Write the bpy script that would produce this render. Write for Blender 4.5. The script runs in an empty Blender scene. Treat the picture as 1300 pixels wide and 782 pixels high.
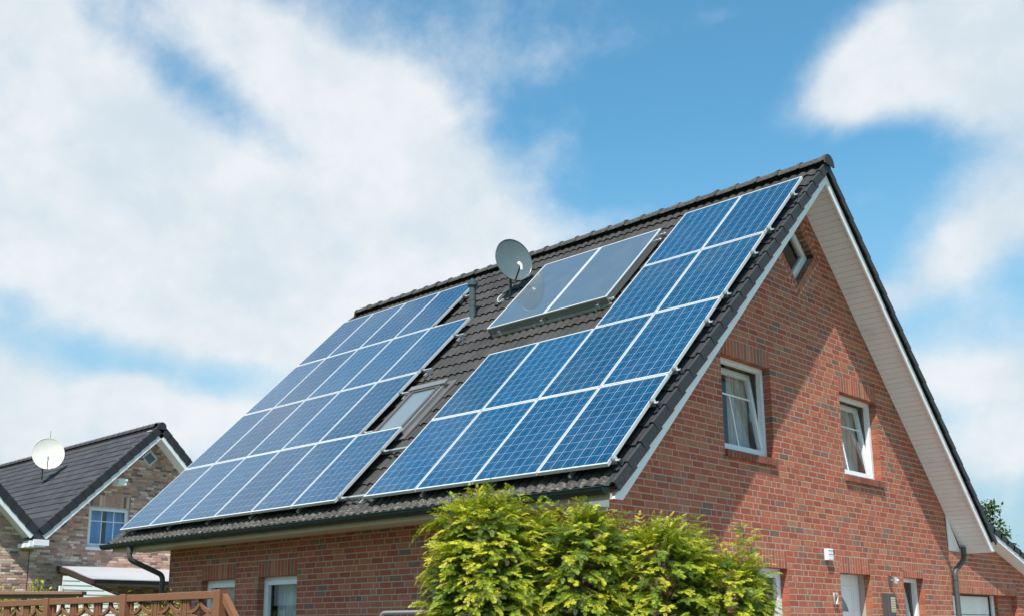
import bpy, math, random
import numpy as np
from mathutils import Matrix, Vector
random.seed(7); rng = np.random.default_rng(11)
C = bpy.context.scene.collection
scene = bpy.context.scene

# ------------------------------------------------------------------ camera
IW, IH = 1300., 782.
F, CX, CY = 1352.3, 615.82, 503.0
CAM = np.array([7.3062, -9.3733, 1.5344])
FW = np.array([-0.68505694, 0.69678442, 0.21257576])
RT = np.array([0.71268435, 0.70148008, -0.00259214])
UP = np.array([0.15092382, -0.14972366, 0.97714115])
cam = bpy.data.cameras.new('camera'); camo = bpy.data.objects.new('camera', cam); C.objects.link(camo)
cam.sensor_fit = 'HORIZONTAL'; cam.sensor_width = 36.; cam.lens = F/IW*36.
cam.shift_x = (IW/2-CX)/IW; cam.shift_y = (CY-IH/2)/IW
cam.clip_start = .05; cam.clip_end = 3000
camo.matrix_world = Matrix(((RT[0], UP[0], -FW[0], CAM[0]), (RT[1], UP[1], -FW[1], CAM[1]), (RT[2], UP[2], -FW[2], CAM[2]), (0, 0, 0, 1)))
scene.camera = camo

# ------------------------------------------------------------------ light
SUN = Vector((.55, -1.02, 1.80)).normalized()
SUN_EL = math.asin(SUN.z); SUN_ROT = math.atan2(SUN.x, SUN.y)
sl = bpy.data.lights.new('sun', 'SUN'); sl.energy = 4.2; sl.angle = math.radians(.53); sl.color = (1., .95, .87)
so = bpy.data.objects.new('sun', sl); C.objects.link(so); so.rotation_euler = SUN.to_track_quat('Z', 'Y').to_euler(); so.location = (8, -20, 30)
scene.view_settings.view_transform = 'Standard'; scene.view_settings.look = 'None'
scene.view_settings.exposure = 0.62; scene.view_settings.gamma = 1
scene.render.engine = 'CYCLES'
scene.cycles.max_bounces = 6; scene.cycles.transparent_max_bounces = 8
SKY_STRENGTH = .12

def pixel_dir(u, v):
    d = FW+(u-CX)/F*RT-(v-CY)/F*UP
    return d/np.linalg.norm(d)

class NT:
    """tiny node-graph helper"""
    def __init__(s, tree): s.t = tree; s.n = tree.nodes; s.l = tree.links
    def node(s, typ, **kw):
        n = s.n.new(typ)
        for k, v in kw.items(): setattr(n, k, v)
        return n
    def put(s, sock, v):
        if isinstance(v, bpy.types.NodeSocket): s.l.new(v, sock)
        else: sock.default_value = v
    def m(s, op, a, b=0., c=0., clamp=False):
        n = s.n.new('ShaderNodeMath'); n.operation = op; n.use_clamp = clamp
        for i, v in enumerate((a, b, c)): s.put(n.inputs[i], v)
        return n.outputs[0]
    def mix(s, f, a, b, blend='MIX'):
        n = s.n.new('ShaderNodeMix'); n.data_type = 'RGBA'; n.blend_type = blend
        s.put(n.inputs[0], f); s.put(n.inputs[6], a if isinstance(a, bpy.types.NodeSocket) else (*a, 1)[:4]); s.put(n.inputs[7], b if isinstance(b, bpy.types.NodeSocket) else (*b, 1)[:4])
        return n.outputs[2]
    def sstep(s, x, a, b):
        n = s.n.new('ShaderNodeMapRange'); n.interpolation_type = 'SMOOTHSTEP'
        s.put(n.inputs[0], x); n.inputs[1].default_value = a; n.inputs[2].default_value = b
        return n.outputs[0]
    def lin(s, x, a, b, c=0., d=1.):
        n = s.n.new('ShaderNodeMapRange'); s.put(n.inputs[0], x)
        for i, v in enumerate((a, b, c, d)): n.inputs[i+1].default_value = v
        return n.outputs[0]
    def noise(s, vec, scale, detail=3., rough=.55, dist=0.):
        n = s.n.new('ShaderNodeTexNoise'); s.put(n.inputs['Vector'], vec)
        n.inputs['Scale'].default_value = scale; n.inputs['Detail'].default_value = detail; n.inputs['Roughness'].default_value = rough; n.inputs['Distortion'].default_value = dist
        return n.outputs[0]
    def dot(s, vec, c):
        n = s.n.new('ShaderNodeVectorMath'); n.operation = 'DOT_PRODUCT'; s.put(n.inputs[0], vec); n.inputs[1].default_value = c
        return n.outputs['Value']
    def vmul(s, vec, c):
        n = s.n.new('ShaderNodeVectorMath'); n.operation = 'MULTIPLY'; s.put(n.inputs[0], vec); n.inputs[1].default_value = c
        return n.outputs[0]

def build_world():
    w = bpy.data.worlds.new('World'); scene.world = w; w.use_nodes = True
    g = NT(w.node_tree); w.node_tree.nodes.clear()
    out = g.node('ShaderNodeOutputWorld'); bg = g.node('ShaderNodeBackground')
    sky = g.node('ShaderNodeTexSky', sky_type='NISHITA', sun_disc=False, sun_elevation=SUN_EL, sun_rotation=SUN_ROT)
    sky.air_density = 1.0; sky.dust_density = .4; sky.ozone_density = 2.2; sky.altitude = 20
    tc = g.node('ShaderNodeTexCoord').outputs['Generated']
    fh = FW.copy(); fh[2] = 0; fh /= np.linalg.norm(fh); rh = np.array([fh[1], -fh[0], 0])
    az = g.m('ARCTAN2', g.dot(tc, tuple(rh)), g.dot(tc, tuple(fh))); el = g.m('ARCSINE', g.dot(tc, (0, 0, 1)))
    # clouds lie where they stand in the sky (azimuth / elevation), edges broken up by 3-D noise
    blobs = [  # u, v, half-width, half-height (photo pixels at their place), tilt deg, weight
        (430, 120, 130, 62, 26, 1.25), (290, 40, 100, 48, 30, .8), (510, 165, 62, 46, 10, .6), (330, 255, 300, 66, 20, 1.05), (560, 262, 95, 62, -8, .85),
        (95, 185, 170, 62, 24, .85), (15, 55, 62, 95, 0, .85), (120, 345, 230, 52, 16, 1.0), (330, 415, 170, 48, 10, .8), (480, 420, 120, 40, -8, .35), (640, 330, 120, 50, -15, .3), (420, 350, 170, 40, 8, .45),
        (110, 520, 260, 30, 4, .85), (165, 485, 40, 12, 0, .6), (270, 520, 150, 20, 6, .45), (60, 585, 300, 50, 0, .65), (150, 250, 330, 170, 18, .22),
        (150, 40, 50, 70, 30, -.12), (285, 150, 150, 30, 32, -.17), (215, 298, 120, 12, 18, -.22), (500, 352, 60, 16, -10, -.42), (120, 448, 140, 16, 4, -.08), (360, 472, 90, 12, 4, -.15),
        (1165, 55, 140, 62, -14, 1.2), (1080, 108, 60, 36, -38, .85), (1270, 140, 80, 100, 0, .9), (1150, 185, 90, 34, 10, -.45), (1245, 300, 110, 40, -20, .8),
        (1245, 478, 100, 32, 8, .85), (1275, 562, 95, 36, 0, .8), (1130, 385, 90, 24, -12, .4), (790, 275, 100, 18, -14, .3),
        (1085, 255, 36, 20, 0, .3), (905, 22, 150, 14, -6, .16),
        ('a', -43, 28, 17, 11, 1.2), ('a', -42, 10, 16, 6, .9), ('a', -70, 24, 20, 13, .95), ('a', -95, 30, 14, 9, .8), ('a', 48, 25, 12, 9, .8), ('a', 45, 9, 12, 4, .7), ('a', 90, 24, 18, 9, .8), ('a', 140, 26, 20, 10, .8), ('a', -140, 24, 20, 10, .8)]  # unseen clouds; the left bank is added for its reflection in left panels
    tot = None
    for u, v, ru, rv, rot, a in blobs:
        if u == 'a': a0, e0, sx, sy, rot = math.radians(v), math.radians(ru), math.radians(rv), math.radians(rot), 0
        else:
            d = pixel_dir(u, v); a0 = math.atan2(d@rh, d@fh); e0 = math.asin(d[2])
            k = 1./(F*(1+((u-CX)/F)**2)**.5); sx, sy = ru*k*1.0, rv*k*1.0
        c, s = math.cos(math.radians(-rot)), math.sin(math.radians(-rot))
        dx = g.m('SUBTRACT', az, a0); dy = g.m('SUBTRACT', el, e0)
        p = g.m('ADD', g.m('MULTIPLY', dx, c/sx), g.m('MULTIPLY', dy, s/sx))
        q = g.m('ADD', g.m('MULTIPLY', dx, -s/sy), g.m('MULTIPLY', dy, c/sy))
        r2 = g.m('ADD', g.m('MULTIPLY', p, p), g.m('MULTIPLY', q, q))
        b = g.m('MULTIPLY', g.m('POWER', 2.718, g.m('MULTIPLY', r2, -.8)), a)
        tot = b if tot is None else g.m('ADD', tot, b)
    tot = g.m('MINIMUM', tot, 1.15)
    st = g.vmul(tc, (1., 1., 1.12))
    n1 = g.noise(st, 5.6, 8, .56, .15); n2 = g.noise(st, 15., 9, .60, .1); n3 = g.noise(st, 2.4, 3, .5); n4 = g.noise(st, 9., 6, .55, .2)
    x = g.m('ADD', tot, g.m('ADD', g.m('MULTIPLY', g.m('SUBTRACT', n1, .5), 1.55), g.m('ADD', g.m('MULTIPLY', g.m('SUBTRACT', n2, .5), .78), g.m('MULTIPLY', g.m('SUBTRACT', n3, .5), .4))))
    dens = g.m('MULTIPLY', g.sstep(x, -.02, .98), .96)
    thin = g.m('MULTIPLY', g.sstep(n1, .5, .85), .14)
    dens = g.m('MAXIMUM', dens, thin)
    shade = g.sstep(g.m('ADD', g.m('MULTIPLY', n4, .75), g.m('MULTIPLY', n2, .35)), .38, .70)
    ccol = g.mix(shade, (3.70, 4.22, 4.62), (4.80, 4.95, 5.08))
    clear = g.mix(1., sky.outputs[0], (.62, 1.12, 1.10), 'MULTIPLY')
    haze = g.m('MULTIPLY', g.sstep(el, .47, .05), .90)
    clear = g.mix(haze, clear, (2.2, 3.15, 3.8))
    col = g.mix(dens, clear, ccol)
    g.put(bg.inputs[0], col); bg.inputs[1].default_value = SKY_STRENGTH
    g.l.new(bg.outputs[0], out.inputs[0])
build_world()

# ------------------------------------------------------------------ materials
def mat(name, col=(.5, .5, .5), rough=.6, metal=0., spec=.5):
    m = bpy.data.materials.new(name); m.use_nodes = True
    g = NT(m.node_tree); b = m.node_tree.nodes['Principled BSDF']
    b.inputs['Base Color'].default_value = (*col, 1); b.inputs['Roughness'].default_value = rough
    b.inputs['Metallic'].default_value = metal; b.inputs['Specular IOR Level'].default_value = spec
    return m, g, b
def pos(g): return g.node('ShaderNodeNewGeometry').outputs['Position']
def objc(g): return g.node('ShaderNodeTexCoord').outputs['Object']
def attr(g, name, out='Color'):
    n = g.node('ShaderNodeAttribute', attribute_name=name); return n.outputs[out]
def bump(g, b, h, strength=.3, dist=.01):
    n = g.node('ShaderNodeBump'); n.inputs['Strength'].default_value = strength; n.inputs['Distance'].default_value = dist
    g.put(n.inputs['Height'], h); g.l.new(n.outputs[0], b.inputs['Normal'])
def worn(name, col, rough=.5, metal=0., var=.18, scale=6., spec=.5, dirt=(.2, .19, .17), dirt_amt=.25, fine=60.):
    """plain painted or metal surface with soft blotches and grime"""
    m, g, b = mat(name, col, rough, metal, spec)
    p = pos(g); n = g.noise(p, scale, 5, .6); f = g.noise(p, fine, 3, .6)
    c = g.mix(g.m('MULTIPLY', g.sstep(n, .5, .8), dirt_amt), col, dirt)
    k = g.lin(f, .25, .75, 1-var, 1+var)
    n2 = g.node('ShaderNodeCombineColor'); [g.put(n2.inputs[i], k) for i in range(3)]
    g.put(b.inputs['Base Color'], g.mix(1., c, n2.outputs[0], 'MULTIPLY'))
    g.put(b.inputs['Roughness'], g.lin(n, .3, .7, max(rough-.1, .05), min(rough+.12, 1)))
    bump(g, b, f, .08, .004)
    return m
def grey(g, k):
    n = g.node('ShaderNodeCombineColor'); [g.put(n.inputs[i], k) for i in range(3)]; return n.outputs[0]

def brick_material(name, speck=.35):
    m, g, b = mat(name, rough=.85, spec=.25)
    p = pos(g); t = attr(g, 'tint')
    f = g.noise(p, 90., 4, .65); l = g.noise(p, 14., 4, .6); z = g.noise(g.vmul(p, (1, 1, .25)), 1.1, 4, .6)
    c = g.mix(1., t, grey(g, g.lin(f, .3, .7, 1-speck, 1+speck)), 'MULTIPLY')
    w = g.noise(g.vmul(p, (1, 1, 1.8)), 9., 4, .65, .6)
    c = g.mix(g.m('MULTIPLY', g.sstep(l, .52, .72), .42), c, (.13, .08, .062))
    c = g.mix(g.m('MULTIPLY', g.sstep(w, .52, .72), .40), c, (.50, .20, .085))
    c = g.mix(g.m('MULTIPLY', g.sstep(w, .44, .30), .40), c, (.30, .075, .055))
    c = g.mix(g.m('MULTIPLY', g.sstep(z, .52, .78), .12), c, (.42, .33, .28))
    g.put(b.inputs['Base Color'], c)
    bump(g, b, g.m('ADD', f, g.m('MULTIPLY', l, .8)), .5, .004)
    return m
M = {}
M['brick'] = brick_material('red_brick'); M['brick_n'] = brick_material('mixed_brick', .3)
def mortar(name, col):
    m, g, b = mat(name, col, .95, 0, .1); p = pos(g); f = g.noise(p, 120., 3, .7); l = g.noise(p, 3., 4)
    c = g.mix(1., col, grey(g, g.lin(f, .3, .7, .82, 1.18)), 'MULTIPLY'); c = g.mix(g.m('MULTIPLY', g.sstep(l, .45, .8), .3), c, tuple(x*.72 for x in col))
    g.put(b.inputs['Base Color'], c); bump(g, b, f, .4, .003); return m
M['mortar'] = mortar('pale_mortar', (.45, .365, .295)); M['mortar_n'] = mortar('grey_mortar', (.42, .35, .31))
def tile_material(name, col, lichen=1.):
    m, g, b = mat(name, col, .62, 0, .4); p = pos(g); oi = g.node('ShaderNodeObjectInfo').outputs['Random']
    t = attr(g, 'tint', 'Fac'); f = g.noise(p, 140., 3, .7); l = g.noise(p, 2.1, 5, .62); q = g.noise(p, 26., 4, .65)
    k = g.m('MULTIPLY', g.lin(f, .3, .7, .78, 1.22), g.m('MULTIPLY', g.lin(t, 0, 1, .72, 1.28), g.lin(oi, 0, 1, .9, 1.1)))
    c = g.mix(1., col, grey(g, k), 'MULTIPLY')
    c = g.mix(g.m('MULTIPLY', g.sstep(l, .48, .72), .35), c, tuple(x*1.5 for x in col))
    if lichen:
        z = g.dot(p, (0, 0, 1)); low = g.m('MAXIMUM', g.sstep(z, 3.3, 2.98), g.m('MULTIPLY', g.sstep(z, 8.2, 8.4), .75))
        spot = g.m('MULTIPLY', g.m('MULTIPLY', g.sstep(q, .50, .66), g.lin(low, 0, 1, .06, .62)), lichen)
        c = g.mix(spot, c, (.30, .27, .19))
    g.put(b.inputs['Base Color'], c); g.put(b.inputs['Roughness'], g.lin(q, .3, .7, .5, .78))
    bump(g, b, g.m('ADD', f, q), .35, .004); return m
M['tile'] = tile_material('brown_roof_tile', (.033, .0305, .029)); M['tile_n'] = tile_material('anthracite_roof_tile', (.038, .040, .045), 0)
M['verge'] = tile_material('dark_verge_tile', (.020, .0215, .025), .2); M['ridge'] = tile_material('ridge_tile_concrete', (.040, .0385, .037), 1.)
M['pvc'] = worn('white_pvc', (.78, .79, .80), .28, 0, .03, 3., .5, (.55, .54, .5), .15)
M['barge'] = worn('white_barge_board', (.82, .83, .84), .4, 0, .04, 2.5, .4, (.5, .5, .47), .3)
M['soffit'] = worn('pale_soffit_board', (.76, .765, .79), .5, 0, .05, 2., .3, (.48, .44, .4), .3)
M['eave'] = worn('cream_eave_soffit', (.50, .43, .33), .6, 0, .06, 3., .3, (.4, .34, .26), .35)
M['gutter'] = worn('green_black_gutter', (.016, .026, .025), .5, .0, .12, 4., .25, (.05, .055, .05), .5)
M['zinc'] = worn('dark_zinc_pipe', (.085, .083, .085), .55, .25, .12, 5., .5, (.14, .12, .1), .4)
M['dark'] = worn('painted_room_dark', (.035, .033, .03), .9, 0, .1)  # near-black paint stands for the darkness of unlit rooms
M['room'] = worn('room_plaster', (.62, .56, .55), .9, 0, .05)
M['alu'] = worn('white_aluminium_frame', (.66, .67, .68), .36, .2, .04, 8., .5, (.6, .6, .58), .12)
M['mill'] = worn('mill_aluminium', (.62, .63, .64), .35, .75, .08, 12., .5, (.3, .3, .3), .3)
M['silver'] = worn('bright_clamp_metal', (.8, .8, .8), .25, .8, .06)
M['black'] = worn('black_plastic', (.018, .018, .019), .45, 0, .15)
M['casing'] = worn('grey_collector_casing', (.25, .25, .245), .45, .5, .08, 5.)
M['dish'] = worn('grey_green_dish_enamel', (.10, .138, .148), .36, .0, .05, 4., .5, (.2, .24, .23), .4)
M['dish_w'] = worn('ivory_dish_enamel', (.80, .78, .68), .4, 0, .03, 4., .5, (.6, .56, .45), .3)
M['pipe'] = worn('slate_grey_vent_pipe', (.060, .080, .092), .5, 0, .1, 6., .4, (.2, .2, .19), .35)
M['fence'] = worn('red_brown_fence_paint', (.215, .090, .045), .55, 0, .14, 7., .35, (.20, .13, .09), .55)
M['fence2'] = worn('brown_stained_board', (.23, .14, .085), .6, 0, .16, 7., .3, (.15, .1, .07), .5)
M['galv'] = worn('galvanised_steel', (.42, .43, .44), .4, .7, .1, 9.)
M['white_wood'] = worn('white_weatherboard', (.80, .80, .77), .5, 0, .05, 2., .3, (.6, .58, .52), .3)
M['canopy'] = worn('milky_canopy_sheet', (.46, .46, .48), .35, 0, .05, 1.5, .4, (.45, .45, .45), .5)
M['beam'] = worn('dark_brown_beam', (.055, .038, .030), .6, 0, .2, 4., .3, (.12, .09, .07), .4)
M['bark'] = worn('brown_bark', (.11, .075, .05), .9, 0, .3, 20.)
M['curtain'] = worn('beige_curtain', (.52, .47, .40), .9, 0, .05)
M['curtain_w'] = worn('sheer_white_curtain', (.50, .53, .54), .9, 0, .04)
M['sky_reflection'] = worn('painted_sky_reflection', (.15, .42, .78), .9, 0, .1)  # blue paint imitates sky reflected in the neighbour's panes
M['brass'] = worn('pale_perforated_plate', (.62, .54, .34), .45, .2, .1)
M['lead'] = worn('grey_lead_flashing', (.12, .115, .12), .55, .2, .1, 3.)
def glass(name, tint=(.965, .985, .99), rough=.02, refl=1.):
    m = bpy.data.materials.new(name); m.use_nodes = True; g = NT(m.node_tree); m.node_tree.nodes.clear()
    out = g.node('ShaderNodeOutputMaterial'); mx = g.node('ShaderNodeMixShader'); tr = g.node('ShaderNodeBsdfTransparent'); gl = g.node('ShaderNodeBsdfGlossy')
    lw = g.node('ShaderNodeLayerWeight'); lw.inputs['Blend'].default_value = .5; fr = g.m('ADD', g.m('MULTIPLY', g.m('POWER', lw.outputs['Facing'], 5.), .92), .08)
    tr.inputs[0].default_value = (*tint, 1); gl.inputs['Roughness'].default_value = rough
    nb = g.node('ShaderNodeBump'); nb.inputs['Strength'].default_value = .02; nb.inputs['Distance'].default_value = .05; g.put(nb.inputs['Height'], g.noise(pos(g), 2.5, 1)); g.l.new(nb.outputs[0], gl.inputs['Normal'])
    g.put(mx.inputs[0], g.m('MULTIPLY', fr, refl, clamp=True)); g.l.new(tr.outputs[0], mx.inputs[1]); g.l.new(gl.outputs[0], mx.inputs[2]); g.l.new(mx.outputs[0], out.inputs[0])
    return m
M['glass'] = glass('window_glass')
M['glass_sky'] = glass('coated_window_glass', (.93, .96, .98), refl=1.4); M['glass_dark'] = glass('tinted_window_glass', (.6, .65, .68), refl=1.2)
def solar():
    m, g, b = mat('blue_polycrystalline_cell', rough=.5, spec=.0)
    p = pos(g); uv = g.node('ShaderNodeTexCoord').outputs['UV']
    v = g.node('ShaderNodeTexVoronoi'); g.put(v.inputs['Vector'], p); v.inputs['Scale'].default_value = 55.
    sep = g.node('ShaderNodeSeparateColor'); g.l.new(v.outputs['Color'], sep.inputs[0])
    oi = g.node('ShaderNodeObjectInfo').outputs['Random']; tt = attr(g, 'tint', 'Fac')
    k = g.m('MULTIPLY', g.lin(sep.outputs[0], 0, 1, .72, 1.28), g.lin(g.m('ADD', oi, tt), 0, 2, .88, 1.12))
    c = g.mix(sep.outputs[1], (.0015, .047, .120), (.003, .070, .160)); c = g.mix(1., c, g.node('ShaderNodeObjectInfo').outputs['Color'], 'MULTIPLY'); c = g.mix(1., c, grey(g, k), 'MULTIPLY')
    sx = g.node('ShaderNodeSeparateXYZ'); g.put(sx.inputs[0], uv)
    bus = g.m('LESS_THAN', g.m('ABSOLUTE', g.m('SUBTRACT', g.m('FRACT', g.m('MULTIPLY', sx.outputs[0], 2.)), .5)), .02)
    c = g.mix(g.m('MULTIPLY', bus, .5), c, (.30, .40, .50))
    dirt = g.noise(p, 1.3, 5, .6); c = g.mix(g.m('MULTIPLY', g.sstep(dirt, .45, .8), .06), c, (.3, .3, .28))
    g.put(b.inputs['Base Color'], c); b.inputs['Coat Weight'].default_value = 1.; b.inputs['Coat Roughness'].default_value = .06; b.inputs['Coat IOR'].default_value = 1.39
    return m
M['cell'] = solar()
m_, g_, b_ = mat('white_backsheet', (.40, .50, .60), .4); b_.inputs['Coat Weight'].default_value = 1.; b_.inputs['Coat Roughness'].default_value = .09; M['sheet'] = m_
def collector_glass():
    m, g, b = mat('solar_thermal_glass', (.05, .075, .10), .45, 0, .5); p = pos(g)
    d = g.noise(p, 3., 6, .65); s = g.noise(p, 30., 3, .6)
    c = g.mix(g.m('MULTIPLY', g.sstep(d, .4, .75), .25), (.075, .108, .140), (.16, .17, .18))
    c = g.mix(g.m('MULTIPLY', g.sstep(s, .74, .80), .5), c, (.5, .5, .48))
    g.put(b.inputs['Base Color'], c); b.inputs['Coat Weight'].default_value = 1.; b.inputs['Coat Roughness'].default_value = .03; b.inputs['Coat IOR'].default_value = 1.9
    return m
M['collector'] = collector_glass()
m_, g_, b_ = mat('skylight_glass', (.15, .185, .195), .3); b_.inputs['Coat Weight'].default_value = 1.; b_.inputs['Coat Roughness'].default_value = .03; b_.inputs['Coat IOR'].default_value = 1.7; M['skylight'] = m_
def leafmat(name, trans=.35):
    m = bpy.data.materials.new(name); m.use_nodes = True; g = NT(m.node_tree); b = m.node_tree.nodes['Principled BSDF']
    t = attr(g, 'tint'); f = g.noise(pos(g), 60., 2, .6)
    c = g.mix(1., t, grey(g, g.lin(f, .3, .7, .75, 1.25)), 'MULTIPLY'); g.put(b.inputs['Base Color'], c); b.inputs['Roughness'].default_value = .55; b.inputs['Specular IOR Level'].default_value = .35
    out = m.node_tree.nodes['Material Output']; tl = g.node('ShaderNodeBsdfTranslucent'); g.put(tl.inputs[0], g.mix(1., c, (1.25, 1.1, .5), 'MULTIPLY'))
    mx = g.node('ShaderNodeMixShader'); mx.inputs[0].default_value = trans; g.l.new(b.outputs[0], mx.inputs[1]); g.l.new(tl.outputs[0], mx.inputs[2]); g.l.new(mx.outputs[0], out.inputs[0])
    return m
M['foliage'] = leafmat('golden_cypress_foliage', .2); M['leaf'] = leafmat('broad_leaf', .35)
def ground_mat(name, a, bcol, sc):
    m, g, b = mat(name, a, .9, 0, .2); p = pos(g); n = g.noise(p, sc, 6, .65); f = g.noise(p, 40., 3, .7)
    c = g.mix(g.sstep(n, .35, .7), a, bcol); g.put(b.inputs['Base Color'], g.mix(1., c, grey(g, g.lin(f, .3, .7, .7, 1.3)), 'MULTIPLY')); bump(g, b, f, .5, .02); return m
M['grass'] = ground_mat('lawn', (.06, .10, .03), (.10, .13, .045), .8); M['flag'] = ground_mat('dark_flagstones', (.12, .11, .10), (.16, .145, .13), .5); M['paving'] = ground_mat('light_paving', (.34, .31, .27), (.40, .36, .31), .5)

# ------------------------------------------------------------------ mesh helpers
def ident(u, v, n): return (u, v, n)
class MB:
    def __init__(s): s.v = []; s.f = []; s.t = []; s.uv = None
    def face(s, pts, tint=(1, 1, 1)):
        i = len(s.v); s.v += [tuple(p) for p in pts]; s.f.append(tuple(range(i, i+len(pts)))); s.t.append(tint)
    def mesh_part(s, verts, faces, tint=(1, 1, 1)):
        i = len(s.v); s.v += [tuple(p) for p in verts]
        for f in faces: s.f.append(tuple(k+i for k in f)); s.t.append(tint)
    def hexa(s, p, tint=(1, 1, 1), skip=()):
        # p: 8 points, 0-3 back ring, 4-7 front ring
        F_ = [(3, 2, 1, 0), (4, 5, 6, 7), (0, 1, 5, 4), (1, 2, 6, 5), (2, 3, 7, 6), (3, 0, 4, 7)]
        s.mesh_part(p, [f for i, f in enumerate(F_) if i not in skip], tint)
    def box(s, T, u0, u1, v0, v1, n0, n1, tint=(1, 1, 1), skip=()):
        s.hexa([T(u0, v0, n0), T(u1, v0, n0), T(u1, v1, n0), T(u0, v1, n0), T(u0, v0, n1), T(u1, v0, n1), T(u1, v1, n1), T(u0, v1, n1)], tint, skip)
    def chamfer(s, T, u0, u1, v0, v1, n0, n1, c=.004, tint=(1, 1, 1)):
        a = [T(u0, v0, n0), T(u1, v0, n0), T(u1, v1, n0), T(u0, v1, n0)]
        b = [T(u0, v0, n1-c), T(u1, v0, n1-c), T(u1, v1, n1-c), T(u0, v1, n1-c)]
        d = [T(u0+c, v0+c, n1), T(u1-c, v0+c, n1), T(u1-c, v1-c, n1), T(u0+c, v1-c, n1)]
        fs = [(8, 9, 10, 11)]+[(k, (k+1) % 4, 4+(k+1) % 4, 4+k) for k in range(4)]+[(4+k, 4+(k+1) % 4, 8+(k+1) % 4, 8+k) for k in range(4)]
        s.mesh_part(a+b+d, fs, tint)
    def ring(s, T, o, w, n0, n1):
        """o: outer polygon (u,v) counter-clockwise, w: width inwards"""
        k = len(o); inn = inset(o, w)
        for i in range(k):
            j = (i+1) % k; A, B, a, b = o[i], o[j], inn[i], inn[j]
            s.face([T(*A, n1), T(*B, n1), T(*b, n1), T(*a, n1)])
            s.face([T(*A, n0), T(*B, n0), T(*B, n1), T(*A, n1)])
            s.face([T(*b, n0), T(*a, n0), T(*a, n1), T(*b, n1)])
            s.face([T(*B, n0), T(*A, n0), T(*a, n0), T(*b, n0)])
    def tube(s, pts, r, seg=10, cap=True, tint=(1, 1, 1)):
        pts = [Vector(p) for p in pts]; n = len(pts); rr = r if hasattr(r, '__len__') else [r]*n
        base = len(s.v); up = None
        for i, p in enumerate(pts):
            d = (pts[min(i+1, n-1)]-pts[max(i-1, 0)]).normalized()
            if up is None: up = d.orthogonal().normalized()
            a = (up-d*up.dot(d)).normalized(); up = a; b = d.cross(a)
            for k in range(seg):
                t = 2*math.pi*k/seg; s.v.append(tuple(p+(a*math.cos(t)+b*math.sin(t))*rr[i]))
        for i in range(n-1):
            for k in range(seg):
                k2 = (k+1) % seg; s.f.append((base+i*seg+k, base+i*seg+k2, base+(i+1)*seg+k2, base+(i+1)*seg+k)); s.t.append(tint)
        if cap:
            s.f.append(tuple(base+k for k in range(seg))[::-1]); s.t.append(tint); s.f.append(tuple(base+(n-1)*seg+k for k in range(seg))); s.t.append(tint)
    def extrude(s, T, poly, n0, n1, tint=(1, 1, 1)):
        k = len(poly); s.mesh_part([T(*p, n0) for p in poly]+[T(*p, n1) for p in poly], [tuple(range(k))[::-1], tuple(range(k, 2*k))]+[(i, (i+1) % k, k+(i+1) % k, k+i) for i in range(k)], tint)
    def mesh(s, name, mats, off=(0, 0, 0), smooth=False):
        me = bpy.data.meshes.new(name); me.from_pydata([(a-off[0], b-off[1], c-off[2]) for a, b, c in s.v], [], s.f)
        at = me.attributes.new('tint', 'FLOAT_COLOR', 'FACE'); at.data.foreach_set('color', np.array([(*t, 1) for t in s.t], dtype=np.float32).ravel())
        for m in (mats if isinstance(mats, (list, tuple)) else [mats]): me.materials.append(m)
        if smooth: me.polygons.foreach_set('use_smooth', [True]*len(me.polygons)); me.set_sharp_from_angle(angle=math.radians(38))
        me.update(); return me
    def build(s, name, mats, parent=None, kind=None, smooth=False, label=None):
        off = base_of(parent) if parent else (0, 0, 0)
        o = link(name, s.mesh(name, mats, off, smooth), parent)
        if kind: o['kind'] = kind
        if label: o['label'] = label
        return o
def inset(o, w):
    k = len(o); res = []
    for i in range(k):
        p0, p1, p2 = (np.array(o[j % k], float) for j in (i-1, i, i+1))
        d1 = (p1-p0)/np.linalg.norm(p1-p0); d2 = (p2-p1)/np.linalg.norm(p2-p1)
        n1 = np.array([-d1[1], d1[0]]); n2 = np.array([-d2[1], d2[0]]); b = n1+n2
        res.append(tuple(p1+b*w/(1+n1@n2)))
    return res
def link(name, data, parent=None):
    o = bpy.data.objects.new(name, data); C.objects.link(o)
    if parent: o.parent = parent
    return o
def base_of(o):
    v = Vector((0, 0, 0))
    while o: v += o.location; o = o.parent
    return v
def thing(name, label, cat, loc=(0, 0, 0), group=None):
    o = bpy.data.objects.new(name, None); C.objects.link(o); o.location = loc; o.empty_display_size = .2
    o['label'] = label; o['category'] = cat
    if group: o['group'] = group
    return o
def tag(o, label, cat, group=None):
    o['label'] = label; o['category'] = cat
    if group: o['group'] = group
    return o
def jit(a): return random.uniform(-a, a)
def arc(cx, cy, r, a0, a1, n): return [(cx+r*math.cos(math.radians(a0+(a1-a0)*i/n)), cy+r*math.sin(math.radians(a0+(a1-a0)*i/n))) for i in range(n+1)]
VIEW = []   # pieces waiting to be split into the 300 that show largest and the rest
def project(p):
    d = np.asarray(p, float)-CAM; w = d@FW
    if w <= .1: return (-1e4, -1e4, 1)
    return (CX+F*(d@RT)/w, CY-F*(d@UP)/w, w)

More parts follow.
